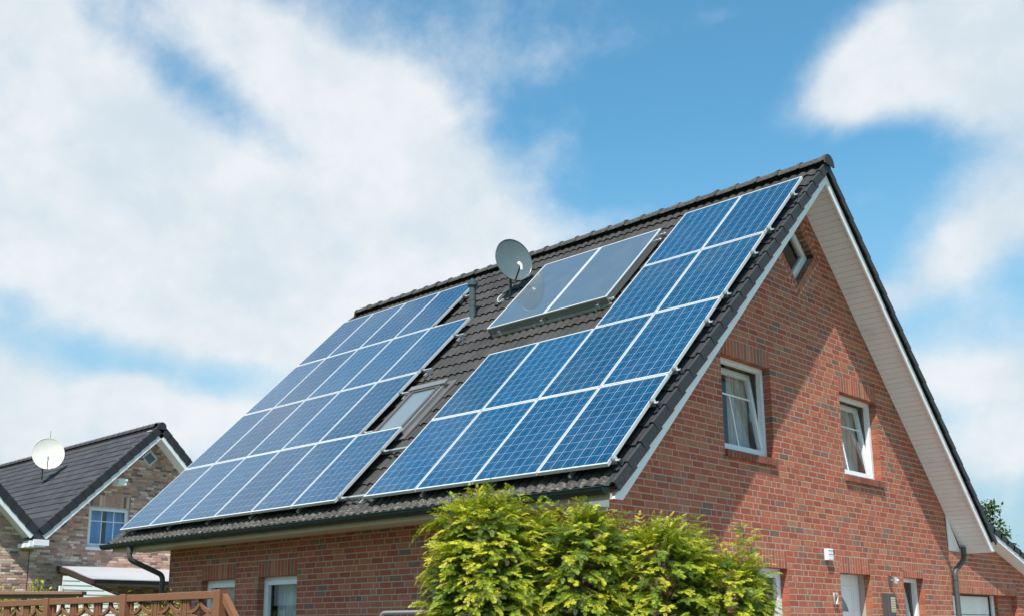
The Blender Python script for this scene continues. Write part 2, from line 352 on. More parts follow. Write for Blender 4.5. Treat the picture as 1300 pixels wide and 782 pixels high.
# ------------------------------------------------------------------ house dimensions
W, L = 9.463, 9.51
A = math.radians(44.72); CA, SA, TA = math.cos(A), math.sin(A), math.tan(A)
YC, ZT = W/2, 8.33                       # apex of the plane through the tile crests
YE = -.65; ZE = ZT-TA*(YC-YE)            # tail of the lowest tile
RX0, RX1 = -10.35, .45                   # field tiles, left to right
BARX = .55
def RF(x, s, n): return (x, YE+s*CA-n*SA, ZE+s*SA+n*CA)                    # front slope: x, up-slope, normal
def RB(x, s, n): p = RF(x, s, n); return (x, W-p[1], p[2])                 # back slope
def GW(u, v, n): return (n, u, v)         # gable wall: u = y, v = z, n outward (+x)
def EW(u, v, n): return (u, -n, v)        # eave wall: u = x, v = z, n outward (-y)
def barge_z(y): return 7.972-TA*abs(y-YC)
COURSE = .0833; Z_LINT = 2.312

# openings: u0, u1, v0, v1
G_OPEN = {'upper_left': (2.47, 3.73, 3.79, 5.07), 'upper_right': (5.79, 7.05, 3.79, 5.07), 'ground_left': (2.62, 3.89, 1.0, Z_LINT), 'door': (5.40, 6.39, 0.02, Z_LINT), 'narrow': (7.545, 8.315, .9, Z_LINT)}
E_OPEN = {'a': (-8.45, -7.45, .9, Z_LINT), 'b': (-6.81, -5.80, .02, Z_LINT), 'c': (-3.00, -1.70, .9, Z_LINT)}
DC, DH = (4.73, 7.09), .57               # diamond window

BRICK_COL = [(.44, .125, .065), (.39, .095, .055), (.47, .16, .08), (.36, .085, .052), (.42, .14, .08), (.34, .11, .07), (.24, .125, .095), (.19, .13, .105), (.40, .18, .105), (.46, .11, .062)]
BRICK_W = [16, 14, 11, 11, 12, 8, 5, 3, 7, 11]
def bcol():
    c = random.choices(BRICK_COL, BRICK_W)[0]; k = random.uniform(.86, 1.12); return tuple((x*.76+y*.18)*k for x, y in zip(c, (.33, .13, .098)))
NCOL = [(.51, .285, .215), (.58, .375, .285), (.45, .265, .21), (.60, .44, .35), (.34, .225, .195), (.72, .60, .50), (.20, .14, .13), (.55, .33, .25)]
NWGT = [13, 12, 10, 10, 9, 8, 6, 11]
def ncol():
    c = random.choices(NCOL, NWGT)[0]; k = random.uniform(.85, 1.15); return tuple(x*k for x in c)

def lay_courses(spans, v0, v1, course, bl, bh, hdr, joint, seed, phdr=.22):
    """irregular bond; spans(v_mid) -> list of (a, b); returns rects (u0,u1,v0,v1)"""
    r = random.Random(seed); out = []; prev = []; n = int(round((v1-v0)/course))
    for i in range(n):
        z = v0+i*course; js = []
        for a, b in spans(z+bh/2):
            u = a
            first = True
            while u < b-.02:
                w = r.choice([bl, hdr, bl*.75]) if first else (hdr if r.random() < phdr else bl)
                if not first or a > -90:
                    for alt in (w, bl, hdr, bl*.75):
                        if min((abs(u+alt+joint/2-q) for q in prev), default=1) > .035: w = alt; break
                first = False
                if b-(u+w) < .05: w = b-u
                if u+w > b: w = b-u
                out.append((u, u+w, z, z+bh)); js.append(u+w+joint/2); u += w+joint
        prev = js
    return out
def cut(spans, a, b):
    res = []
    for s, e in spans:
        if b <= s or a >= e: res.append((s, e)); continue
        if a-s > .03: res.append((s, a))
        if e-b > .03: res.append((b, e))
    return res

# ------------------------------------------------------------------ ground
def ground():
    b = MB(); b.face([(-1500, -1500, 0), (1500, -1500, 0), (1500, 1500, 0), (-1500, 1500, 0)]); o = b.build('ground', M['grass']); o['kind'] = 'structure'
    b = MB(); b.face([(.05, -4, .004), (9, -4, .004), (9, 18, .004), (.05, 18, .004)]); o = b.build('driveway', M['paving']); o['kind'] = 'structure'
    b = MB(); b.face([(-14, -2.3, .008), (0.04, -2.3, .008), (.04, -.02, .008), (-14, -.02, .008)]); o = b.build('terrace', M['flag']); o['kind'] = 'structure'
ground()

# ------------------------------------------------------------------ windows
def window(parent, T, w0, w1, v0, v1, label=None, tilt=0., hbar=None, vbar=None, vbar_full=False, curtain='curtain', cside='both', room='dark', sashes=1, deep=-.12, fw=.062, sw=.07, name='window', pane='glass'):
    fr = MB(); fr.ring(T, [(w0, v0), (w1, v0), (w1, v1), (w0, v1)], fw, deep-.07, deep)
    win = fr.build(name, M['pvc'], parent, label=label)
    a, b, c, d = w0+fw-.012, w1-fw+.012, v0+fw-.012, v1-fw+.012
    edges = [a+(b-a)*i/sashes for i in range(sashes+1)]
    for i in range(sashes):
        s0, s1 = edges[i], edges[i+1]; t = tilt if i == sashes-1 else 0.
        ct, st = math.cos(t), math.sin(t); dn = deep-.003
        def TS(u, v, n, c=c, ct=ct, st=st, dn=dn): return T(u, c+(v-c)*ct+(n)*st, dn-(v-c)*st+n*ct)
        off = .012 if t == 0 else .0
        m = MB(); m.ring(TS, [(s0, c), (s1, c), (s1, d), (s0, d)], sw, -.06+off, off); m.build('sash', M['pvc'], win)
        m = MB(); m.face([TS(s0+sw-.01, c+sw-.01, -.032), TS(s1-sw+.01, c+sw-.01, -.032), TS(s1-sw+.01, d-sw+.01, -.032), TS(s0+sw-.01, d-sw+.01, -.032)]); m.build('pane', M[pane], win)
        g = MB()
        if hbar: z = c+(d-c)*hbar; g.box(TS, s0+sw, s1-sw, z-.011, z+.011, -.029, -.017)
        if vbar:
            for q in (vbar if hasattr(vbar, '__len__') else [vbar]):
                u = s0+(s1-s0)*q; g.box(TS, u-.011, u+.011, c+sw, (d-sw) if vbar_full else (z-.011), -.0291, -.0171)
        if g.f: g.build('glazing_bar', M['pvc'], win)
        h = MB(); h.box(TS, s1-sw*.62, s1-sw*.32, (c+d)/2-.07, (c+d)/2+.05, -.095, -.061); h.build('handle', M['pvc'], win)
    if curtain:
        m = MB(); N = 60; cm = {'both': [(0, .46), (.56, 1)], 'full': [(0, 1)], 'right': [(.42, 1)], 'left': [(0, .6)]}[cside]
        for q0, q1 in cm:
            row = []
            for k in range(N+1):
                f = k/N; u = w0+(w1-w0)*(q0+(q1-q0)*f); n = deep-.262+.03*math.sin(f*38*(q1-q0))+.012*math.sin(f*91+2)
                row.append((T(u, v0-.05, n), T(u+.0, v1+.05, n)))
            for k in range(N): m.face([row[k][0], row[k+1][0], row[k+1][1], row[k][1]])
        m.build('curtain', M[curtain], win, smooth=True)
    r = MB(); e = .12; f = deep-.072                       # the room behind: five sides of a box
    P = lambda u, v, n: T(u, v, n)
    r.face([P(w0-e, v0-.2, -2.2), P(w1+e, v0-.2, -2.2), P(w1+e, v1+.25, -2.2), P(w0-e, v1+.25, -2.2)])
    for (ua, va), (ub, vb) in zip([(w0-e, v0-.2), (w1+e, v0-.2), (w1+e, v1+.25), (w0-e, v1+.25)], [(w1+e, v0-.2), (w1+e, v1+.25), (w0-e, v1+.25), (w0-e, v0-.2)]):
        r.face([P(ua, va, -.26), P(ub, vb, -.26), P(ub, vb, -2.2), P(ua, va, -2.2)])
    r.build('room', M[room], win)
    return win

# ------------------------------------------------------------------ the brick house
house = thing('brick_house', 'large red brick house with dark tiled roof covered in solar panels', 'house', (-L/2, W/2, 0))
def wall_panel(T, poly_u0, poly_u1, v0, v1f, opens, depth0, depth1, diamonds=None, du=.05):
    """mortar backing made of vertical strips between openings; v1f(u) = top"""
    cuts = sorted({poly_u0, poly_u1, YC if T is GW else poly_u1, *[x for o in opens for x in (o[0], o[1])], *([DC[0]-DH, DC[0], DC[0]+DH] if diamonds else [])})
    m = MB()
    def quad(ua, ub, za, zb, zc, zd, n):   # (ua,za)-(ub,zb) bottom, (ub,zc),(ua,zd) top
        m.face([T(ua, za, n), T(ub, zb, n), T(ub, zc, n), T(ua, zd, n)])
    for a, b in zip(cuts[:-1], cuts[1:]):
        mid = (a+b)/2; holes = sorted([(o[2], o[3]) for o in opens if o[0] <= mid <= o[1]])
        lo = (v0, v0)
        for h0, h1 in holes: quad(a, b, lo[0], lo[1], h0, h0, depth1); lo = (h1, h1)
        if diamonds and DC[0]-DH <= mid <= DC[0]+DH:
            da, db = DH-abs(a-DC[0]), DH-abs(b-DC[0])
            quad(a, b, lo[0], lo[1], DC[1]-db, DC[1]-da, depth1); lo = (DC[1]+da, DC[1]+db)
        quad(a, b, lo[0], lo[1], v1f(b), v1f(a), depth1)
    for o in opens:                                        # reveals
        for (ua, va), (ub, vb) in zip([(o[0], o[2]), (o[1], o[2]), (o[1], o[3]), (o[0], o[3])], [(o[1], o[2]), (o[1], o[3]), (o[0], o[3]), (o[0], o[2])]):
            m.face([T(ua, va, depth1), T(ub, vb, depth1), T(ub, vb, depth0), T(ua, va, depth0)])
    if diamonds:
        d = [(DC[0], DC[1]-DH), (DC[0]+DH, DC[1]), (DC[0], DC[1]+DH), (DC[0]-DH, DC[1])]
        for i in range(4):
            p, q = d[i], d[(i+1) % 4]; m.face([T(*p, depth1), T(*q, depth1), T(*q, depth0), T(*p, depth0)])
    return m
J = .0123; BH = COURSE-J; REC = -.0022
def soff_z(y): return barge_z(y)+.155
gopens = list(G_OPEN.values()); eopens = list(E_OPEN.values())
grown = lambda o, e=.005: (o[0]-e, o[1]+e, o[2]-e, o[3]+e)
gable = wall_panel(GW, 0.006, W-.006, 0, soff_z, [grown(o) for o in gopens], -.25, REC, True).build('gable_wall', M['mortar'], house)
eave = wall_panel(EW, -L+.006, -.006, 0, lambda u: 2.87, [grown(o) for o in eopens], -.25, REC).build('eave_wall', M['mortar'], house)
m = MB(); m.face([(-L, 0, 0), (-L, W, 0), (-L, W, 3.2), (-L, YC, 8.0), (-L, 0, 3.2)]); m.face([(-L, W, 0), (0, W, 0), (0, W, 2.87), (-L, W, 2.87)]); m.build('rear_wall', M['mortar'], house)

def brick_piece(T, parent, u0, u1, v0, v1, proud=0., depth=.115, side=True, col=None):
    VIEW.append(dict(kind='brick', T=T, parent=parent, r=(u0, u1, v0, v1), n=proud, d=depth, c=col or bcol()))
def wall_bricks():
    def gs(z):
        zt = z+BH/2
        half = (soff_z(YC)-zt+.04)/TA if z > 3.2 else 99
        s = [(max(0, YC-half), min(W, YC+half))]
        for o in gopens:
            if o[2]-.02 < z < o[3]+.245: s = cut(s, o[0]-(0 if z < o[3] else 0), o[1])
        k = DH+.115*1.414+.018-abs(z-DC[1])
        if k > 0: s = cut(s, DC[0]-k, DC[0]+k)
        for o in (G_OPEN['upper_left'], G_OPEN['upper_right']):
            if o[2]-.07 < z < o[2]+.01: s = cut(s, o[0], o[1])
        return s
    for q in lay_courses(gs, Z_LINT-28*COURSE+J/2, 8.1, COURSE, .24, BH, .115, J, 5): brick_piece(GW, gable, *q, proud=jit(.0010))
    def es(z):
        s = [(-L, -.116)]
        for o in eopens:
            if o[2]-.02 < z < o[3]+.245: s = cut(s, o[0], o[1])
        return s
    for q in lay_courses(es, Z_LINT-28*COURSE+J/2, 2.86, COURSE, .24, BH, .115, J, 9): brick_piece(EW, eave, *q, proud=jit(.0010))
    z = Z_LINT-28*COURSE+J/2
    i = 0
    while z < 2.83: brick_piece(EW, eave, -.115+J*.2, -.0005, z, z+BH, proud=-.0005, depth=.05); z += COURSE; i += 1
wall_bricks()
def lintel(T, wall, o, split=False, name='lintel_brick', h=.2385):
    n = max(3, int(round((o[1]-o[0])/.0815))); p = (o[1]-o[0])/n
    for i in range(n):
        a, b = o[0]+i*p+.006, o[0]+(i+1)*p-.006; z0 = o[3]+jit(.002)
        if split and random.random() < .75:
            zz = z0+.1135+random.choice([0, 0, .012]); parts = [(z0, zz), (zz+.009, o[3]+h)]
        else: parts = [(z0, o[3]+h)]
        for s, e in parts:
            m = MB(); m.chamfer(T, a, b, s, e, -.12, jit(.0010), .0022, bcol()); m.build(name, M['brick'], wall)
for k, o in G_OPEN.items(): lintel(GW, gable, o, k in ('door', 'narrow', 'ground_left'))
for k, o in E_OPEN.items(): lintel(EW, eave, o)
for k in ('upper_left', 'upper_right'):
    o = G_OPEN[k]; n = 15; p = (o[1]-o[0]+.02)/n
    for i in range(n):
        u0 = o[0]-.01+i*p+.005; u1 = u0+p-.010; c = bcol(); c = (c[0]*.62, c[1]*.72, c[2]*.8); dz = jit(.002)
        m = MB(); z0, z1 = o[2]-.10, o[2]-.004
        m.hexa([GW(u0, z0+.03+dz, -.12), GW(u1, z0+.03+dz, -.12), GW(u1, z1+.028+dz, -.12), GW(u0, z1+.028+dz, -.12), GW(u0, z0+dz, .045), GW(u1, z0+dz, .045), GW(u1, z1+dz, .045), GW(u0, z1+dz, .045)], c); m.build('sill_brick', M['brick'], gable)
    m = MB(); m.hexa([GW(o[0]-.004, o[2]-.055, -.118), GW(o[1]+.004, o[2]-.055, -.118), GW(o[1]+.004, o[2]+.020, -.118), GW(o[0]-.004, o[2]+.02, -.118), GW(o[0]-.004, o[2]-.088, .037), GW(o[1]+.004, o[2]-.088, .037), GW(o[1]+.004, o[2]-.013, .037), GW(o[0]-.004, o[2]-.013, .037)]); m.build('sill_mortar', M['mortar'], gable)
# brick-on-end surround of the diamond window
def diamond():
    r2 = math.sqrt(.5); side = DH*1.41421; n = int(round((side+.115)/.0825))
    for k in range(4):
        th = math.radians(-45+90*k); c0 = [(0, -1), (1, 0), (0, 1), (-1, 0)][k]; s0 = (DC[0]+c0[0]*DH, DC[1]+c0[1]*DH)
        d = (math.cos(th+math.radians(90)), math.sin(th+math.radians(90))); nn = (d[1], -d[0]); p = (side+.115)/n
        def TD(u, v, w, s0=s0, d=d, nn=nn): return GW(s0[0]+d[0]*u+nn[0]*v, s0[1]+d[1]*u+nn[1]*v, w)
        for i in range(n):
            m = MB(); m.chamfer(TD, -.0+i*p+.005, (i+1)*p-.005, .0, .115, -.115, jit(.0010), .0022, bcol()); m.build('surround_brick', M['brick'], gable)
    o = [(DC[0], DC[1]-DH+.01), (DC[0]+DH-.01, DC[1]), (DC[0], DC[1]+DH-.01), (DC[0]-DH+.01, DC[1])]
    f = MB(); f.ring(GW, o, .06, -.19, -.12); win = f.build('window', M['pvc'], house, label='diamond shaped window high in the gable')
    s = MB(); o2 = inset(o, .05); s.ring(GW, o2, .065, -.175, -.108); s.build('sash', M['pvc'], win)
    o3 = inset(o2, .055); s = MB(); s.face([GW(u, v, -.146) for u, v in o3]); s.build('pane', M['glass_dark'], win)
    s = MB(); s.face([GW(DC[0], DC[1]-.62, -.7), GW(DC[0]+.62, DC[1], -.7), GW(DC[0], DC[1]+.62, -.7), GW(DC[0]-.62, DC[1], -.7)]); s.build('room', M['dark'], win)  # dark sheet stands in for the unlit room
diamond()
T8 = math.radians(8.5)
window(house, GW, *G_OPEN['upper_left'], label='left upper gable window tilted open', tilt=T8, hbar=.68, vbar=.47, curtain='curtain', cside='both', room='room')
window(house, GW, *G_OPEN['upper_right'], label='right upper gable window tilted open', tilt=T8, hbar=.68, vbar=.35, curtain='curtain', cside='both', room='room')
window(house, GW, *G_OPEN['ground_left'], label='ground floor gable window behind the hedge', hbar=None, sashes=1, curtain='curtain', cside='left', room='dark')
window(house, GW, *G_OPEN['narrow'], label='narrow tilted window right of the front door', tilt=T8, curtain='curtain', cside='right', room='room')
window(house, EW, *E_OPEN['a'], label='window behind the fence under the eaves', curtain='curtain_w', cside='full', sashes=1)
window(house, EW, *E_OPEN['b'], label='terrace door window with a net curtain', curtain='curtain_w', cside='full', sashes=1)
window(house, EW, *E_OPEN['c'], label='window half hidden by the hedge', curtain='curtain_w', cside='full', sashes=2)
def front_door():
    u0, u1, v0, v1 = G_OPEN['door']
    f = MB(); f.ring(GW, [(u0, v0), (u1, v0), (u1, v1), (u0, v1)], .065, -.29, -.21); d = f.build('front_door', M['pvc'], house, label='white front door with a quarter round window')
    f = MB(); a, b, c, e = u0+.055, u1-.055, v0+.055, v1-.055
    f.box(GW, a, b, c, e, -.28, -.222); f.build('door_leaf', M['pvc'], d)
    f = MB(); f.ring(GW, [(a+.10, c+.14), (b-.10, c+.14), (b-.10, e-.12), (a+.10, e-.12)], .016, -.221, -.214); f.ring(GW, [(a+.16, c+.2), (b-.16, c+.2), (b-.16, e-.18), (a+.16, e-.18)], .014, -.2212, -.2155); f.build('door_moulding', M['pvc'], d)
    pa = [(5.5+.59*math.cos(math.radians(t)), 1.5+.59*math.sin(math.radians(t))) for t in range(27, 92, 6)]
    f = MB(); f.extrude(GW, [(5.5, 1.768), (pa[0][0], 1.768)]+pa[0:], -.221, -.2135); f.build('door_pane', M['glass_dark'], d)
    f = MB(); f.tube([GW(b-.08, 1.02, -.2), GW(b-.08, 1.02, -.16), GW(b-.2, 1.02, -.16)], .01, 8); f.build('door_handle', M['mill'], d)
front_door()

# ------------------------------------------------------------------ roof
m = MB()   # sarking under the tiles, both slopes, with thickness
ST = (YC-YE)/CA
for T in (RF, RB):
    m.box(T, RX0-.02, RX1+.06, .05, ST-.12, -.118, -.085)
roof_body = m.build('roof', M['beam'], house)
TW, GAUGE, TLEN = .30, .344, .425
NCOLS = int(round((RX1-RX0)/TW)); NROWS = 22
def tile_template(nx=12, h=.030, lip=.024, two=True, w=TW):
    us = np.linspace(0, w, nx+1); ph = us/w*(2 if two else 1)
    prof = -h*(.5-.5*np.cos(2*np.pi*(ph-.5)))**1.0      # crest in the middle of each half
    prof = -h*np.clip((1-np.abs(np.sin(np.pi*ph))**.75)*1.05, 0, 1)
    drop = .030
    V = [(u, 0, p) for u, p in zip(us, prof)]+[(u, TLEN, p-drop) for u, p in zip(us, prof)]+[(u, .004, p-lip) for u, p in zip(us, prof)]
    k = nx+1
    Fs = [(i, i+1, k+i+1, k+i) for i in range(nx)]+[(2*k+i, 2*k+i+1, i+1, i) for i in range(nx)]
    Fs += [(0, k, 2*k), (nx, 2*k+nx, k+nx)]
    return np.array(V), Fs
TV, TF = tile_template()
STOP = ST-.025
def clip_s(V, s, stop):
    V = np.array(V); V[:, 1] = np.minimum(V[:, 1], max(stop-s, .02)); return V
def tiles_queue():
    for r in range(NROWS):
        for c in range(NCOLS):
            VIEW.append(dict(kind='tile', x=RX0+c*TW, s=r*GAUGE, n=jit(.0025)+(.004 if r == 0 else 0), rz=jit(.006), t=random.random()))
tiles_queue()
def bulk_tiles(name, T, items, parent, material, V=TV, F_=TF, stop=False):
    b = MB()
    for x, s, n, t in items: b.mesh_part([T(x+v[0], s+v[1], n+v[2]) for v in (clip_s(V, s, stop) if stop else V)], F_, (t, t, t))
    o = b.build(name, material, parent, kind='stuff', smooth=True); return o
CV, CF = tile_template(8)
bulk_tiles('rear_tile', RB, [(RX0+c*TW, r*GAUGE, jit(.002), random.random()) for r in range(NROWS) for c in range(NCOLS)], roof_body, M['tile'], CV, CF, STOP)
# verge tiles: top roll plus a hanging side flange, each lapping over the one below
def verge_mesh():
    b = MB(); s1 = TLEN; d = .028
    prof = [(0, -.03), (.06, -.034), (.085, -.004), (.115, .012), (.142, .004), (.152, -.118), (.134, -.118)]
    lo = [(u, 0., n) for u, n in prof]; hi = [(u, s1, n-d*(1 if i < 5 else 1)) for i, (u, n) in enumerate(prof)]; k = len(prof)
    fs = [(i, i+1, k+i+1, k+i) for i in range(k-1)]+[(0, k-1, k-2, k-3, 2, 1)]
    fs = [(i, i+1, k+i+1, k+i) for i in range(k-1)]
    b.mesh_part(lo+hi, fs)
    b.mesh_part([(u, 0, n) for u, n in prof[:5]]+[(u, .003, n-.022) for u, n in prof[:5]], [(i, 5+i, 5+i+1, i+1) for i in range(4)])
    b.mesh_part([(.152, 0, -.006), (.152, 0, -.118), (.134, 0, -.118), (.134, 0, -.006)], [(0, 1, 2, 3)])
    return b.mesh('verge_tile', M['verge'], smooth=True)
VM = verge_mesh()
def roof_matrix(x, s, n, back=False, flip=False, rz=0.):
    p = (RB if back else RF)(x, s, n); lx = Vector((-1 if flip else 1, 0, 0))
    up = Vector((0, -CA if back else CA, SA)); nn = Vector((0, SA if back else -SA, CA))
    mt = Matrix.Identity(4)
    for i, a in enumerate((lx, up, nn)):
        for j in range(3): mt[j][i] = a[j]
    mt = Matrix.Translation(p)@mt@Matrix.Rotation(rz, 4, 'Z'); return mt
def place(name, me, parent, mt):
    o = link(name, me, parent); b = base_of(parent); o.matrix_basis = Matrix.Translation(-b)@mt; return o
VMF = VM.copy(); VMF.flip_normals()
for r in range(NROWS):
    SC = Matrix.Diagonal((1, min(1, (ST-.01-r*GAUGE)/TLEN), 1, 1))
    place('verge_tile', VM, roof_body, roof_matrix(RX1+.005, r*GAUGE-.004, .008+jit(.002), rz=jit(.004))@SC)
    place('verge_tile', VMF, roof_body, roof_matrix(RX1+.005, r*GAUGE-.004, .008+jit(.002), back=True, rz=jit(.004))@SC)
    place('verge_tile', VMF, roof_body, roof_matrix(RX0-.005, r*GAUGE-.004, .008, flip=True)@SC)
    place('verge_tile', VM, roof_body, roof_matrix(RX0-.005, r*GAUGE-.004, .008, back=True, flip=True)@SC)
def ridge_mesh():
    b = MB(); ln = .43; rows = []
    pr = [(-.125, -.085), (-.115, -.045), (-.085, -.005), (-.045, .022), (0, .030), (.045, .022), (.085, -.005), (.115, -.045), (.125, -.085)]
    for x, sc, up in ((0, 1.08, .012), (.045, 1.08, .012), (.05, 1., 0), (ln, .95, -.010)): rows.append([(x, y*sc, z*sc+up) for y, z in pr])
    k = len(pr); vs = [p for r in rows for p in r]; fs = [(i*k+j, i*k+j+1, (i+1)*k+j+1, (i+1)*k+j) for i in range(3) for j in range(k-1)]
    cap = [(0, y*.9, z*.9-.012) for y, z in pr]; n0 = len(vs); vs += cap; fs += [(j, n0+j, n0+j+1, j+1) for j in range(k-1)]
    b.mesh_part(vs, fs); return b.mesh('ridge_tile', M['ridge'], smooth=True)
RM = ridge_mesh(); x = RX0-.06; i = 0
while x+.40 < RX1+.12:
    mt = Matrix.Translation((x+.40, YC+jit(.006), ZT+.035+jit(.004)))@Matrix.Rotation(math.pi+jit(.008), 4, 'Z'); place('ridge_tile', RM, roof_body, mt); x += .365
mt = Matrix.Translation((RX1+.165, YC, ZT+.037))@Matrix.Rotation(math.pi, 4, 'Z'); place('ridge_tile', RM, roof_body, mt)
b = MB(); b.extrude(lambda u, v, n: (n, YC+u, ZT+.035+v), [(-.15, -.13), (.15, -.13), (.135, -.05), (.1, .0), (.05, .032), (0, .04), (-.05, .032), (-.1, 0), (-.135, -.05)], RX1+.166, RX1+.185); b.build('ridge_end_cap', M['verge'], roof_body, smooth=True)
b = MB(); b.extrude(lambda u, v, n: (n, YC+u, ZT+.035+v), [(-.15, -.22), (.15, -.22), (.13, -.05), (.08, .005), (0, .028), (-.08, .005), (-.13, -.05)], RX0-.088, RX0-.072); b.build('ridge_end_cap', M['verge'], roof_body)
# barge boards and gable soffit
ZB = 2.843
for sgn in (-1, 1):
    yb = YC+sgn*(YC+.448+(.03 if sgn > 0 else 0)); zb = barge_z(yb)
    up = .165*1.0
    pts = [(yb, zb), (YC, barge_z(YC)), (YC, barge_z(YC)+up), (yb+sgn*.165, zb+.0)]
    pts = [(yb, zb), (YC+0*sgn, barge_z(YC)), (YC, barge_z(YC)+up), (yb+sgn*(up/TA), zb)]
    if sgn > 0: pts = pts[::-1]
    m = MB(); m.extrude(lambda u, v, n: (n, u, v), pts[::-1], BARX-.026, BARX); m.build('barge_board', M['barge'], roof_body)
    m = MB(); m.extrude(lambda u, v, n: (n, u, v), pts[::-1], -10.44, -10.415); m.build('barge_board', M['barge'], roof_body)
def soffit():
    s_tot = (YC+.62)/CA; w = .0985; n = int(s_tot/w)
    for back in (0, 1):
        T = RB if back else RF
        nb = -((ZT-soff_z(YC))*CA)                         # normal depth of the soffit plane below the crest plane
        for i in range(n):
            s0 = .056+(i-2*back)*w; m = MB()
            if s0 > ST-.05: break
            m.chamfer(lambda u, v, q, T=T: T(u, v, -q), .003, BARX-.029, s0+.0015, s0+w-.0015, -nb-.014, -nb+jit(.0004), .002); m.build('soffit_board', M['soffit'], roof_body)
        m = MB(); m.face([T(0.002, .04, nb+.004), T(BARX-.028, .04, nb+.004), T(BARX-.028, ST-.2, nb+.004), T(.002, ST-.2, nb+.004)]); m.build('soffit_batten', M['beam'], roof_body)
soffit()
def eaves():
    for back in (0, 1):
        Y_ = (lambda y: W-y) if back else (lambda y: y)
        m = MB(); P = lambda u, v, n: (u, Y_(v), n)
        nb = 6
        for i in range(nb):
            y0 = -.588+i*.588/nb; m.box(P, -10.39, .0, y0+.002, y0+.588/nb-.002, 2.862, 2.876)
        m.box(P, -10.39, -.002, -.58, -.004, 2.870, 2.884)
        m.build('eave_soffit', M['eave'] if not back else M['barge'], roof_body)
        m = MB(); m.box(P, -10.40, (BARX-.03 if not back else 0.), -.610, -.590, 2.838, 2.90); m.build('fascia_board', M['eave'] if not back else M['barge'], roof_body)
        # gutter: half round with a rolled front edge
        m = MB(); r = .074; cy, cz = -.690, 2.957; x0, x1 = -10.60, (.515 if not back else .0); k = 14
        o = arc(0, 0, r, 180, 360, k); inn = arc(0, 0, r-.008, 360, 180, k)
        poly = o+inn
        m.extrude(lambda u, v, n: (n, Y_(cy+u), cz+v), poly, x0, x1)
        m.tube([(x0, Y_(cy-r), cz+.004), (x1, Y_(cy-r), cz+.004)], .009, 8)
        for xe in (x0, x1-.004): m.extrude(lambda u, v, n: (n, Y_(cy+u), cz+v), o, xe, xe+.005)
        gt = m.build('gutter', M['gutter'], roof_body, smooth=True)
        x = -10.4
        while x < x1:
            m = MB(); o2 = arc(0, 0, r+.004, 180, 360, 10); i2 = arc(0, 0, r+.0005, 360, 180, 10); m.extrude(lambda u, v, n: (n, Y_(cy+u), cz+v), o2+i2, x, x+.028); m.build('gutter_bracket', M['gutter'], gt); x += .78
    # closing triangle of the eaves box at the gable, right and left
    m = MB(); yb = W+.50; m.extrude(GW, [(W+.002, 2.83), (yb, 2.83), (W+.002, soff_z(W)-.004)], .004, .018); m.build('eave_box_end', M['barge'], roof_body)
    m = MB(); m.extrude(GW, [(-.45, 2.84), (-.002, 2.84), (-.002, soff_z(0)-.004)], .004, .018); m.build('eave_box_end', M['barge'], roof_body)
    m = MB(); m.box(EW, -.62, -.003, 2.80, 2.857, .003, .02)
    for i in range(6): m.box(EW, -.58+i*.1, -.53+i*.1, 2.812, 2.822, .0201, .024)
    m.build('eave_vent_strip', M['barge'], roof_body)
eaves()
def curve_pts(pts, rad, n=6):
    """round the corners of a polyline"""
    P = [Vector(p) for p in pts]; out = [P[0]]
    for i in range(1, len(P)-1):
        a, b, c = P[i-1], P[i], P[i+1]; d1 = (a-b).normalized(); d2 = (c-b).normalized(); r = min(rad, (a-b).length*.45, (c-b).length*.45)
        p, q = b+d1*r, b+d2*r
        for k in range(n+1): t = k/n; out.append(p*(1-t)**2+b*2*t*(1-t)+q*t*t)
    return out+[P[-1]]
def downpipe(pts, name='downpipe', joints=()):
    m = MB(); m.tube(curve_pts(pts, .085), .044, 14); d = m.build(name, M['zinc'], house, smooth=True)
    for z0, z1 in joints: m = MB(); m.tube([z0, z1], .049, 14); m.build('pipe_collar', M['zinc'], d, smooth=True)
    return d
xd = -9.62
downpipe([(xd, -.69, 2.90), (xd, -.69, 2.68), (xd+.02, -.07, 2.44), (xd+.02, -.07, 0)], joints=[((xd, -.69, 2.895), (xd, -.69, 2.79)), ((xd+.02, -.07, 2.33), (xd+.02, -.07, 2.25))])
downpipe([(.07, W+.50, 2.905), (.07, W+.50, 2.70), (.055, W+.055, 2.47), (.055, W+.055, 0)], joints=[((.055, W+.055, 2.40), (.055, W+.055, 2.32))])
def vent_pipe():
    x, y, z = -5.445, 3.29, 6.80
    m = MB(); m.tube([(x, y, z), (x, y, z+.64)], .062, 18); p = m.build('vent_pipe', M['pipe'], roof_body, smooth=True)
    m = MB(); m.tube([(x, y, z+.63), (x, y, z+.634), (x, y, z+.715), (x, y, z+.722)], [.07, .092, .092, .084], 18); m.build('vent_cap', M['pipe'], p, smooth=True)
    for q in (.26, .36): m = MB(); m.tube([(x, y, z+q), (x, y, z+q+.018)], .066, 18); m.build('pipe_ring', M['pipe'], p, smooth=True)
    m = MB(); m.tube([(x, y, z+.72), (x, y, z+.76)], .04, 12); m.build('vent_spigot', M['pipe'], p, smooth=True)
vent_pipe()
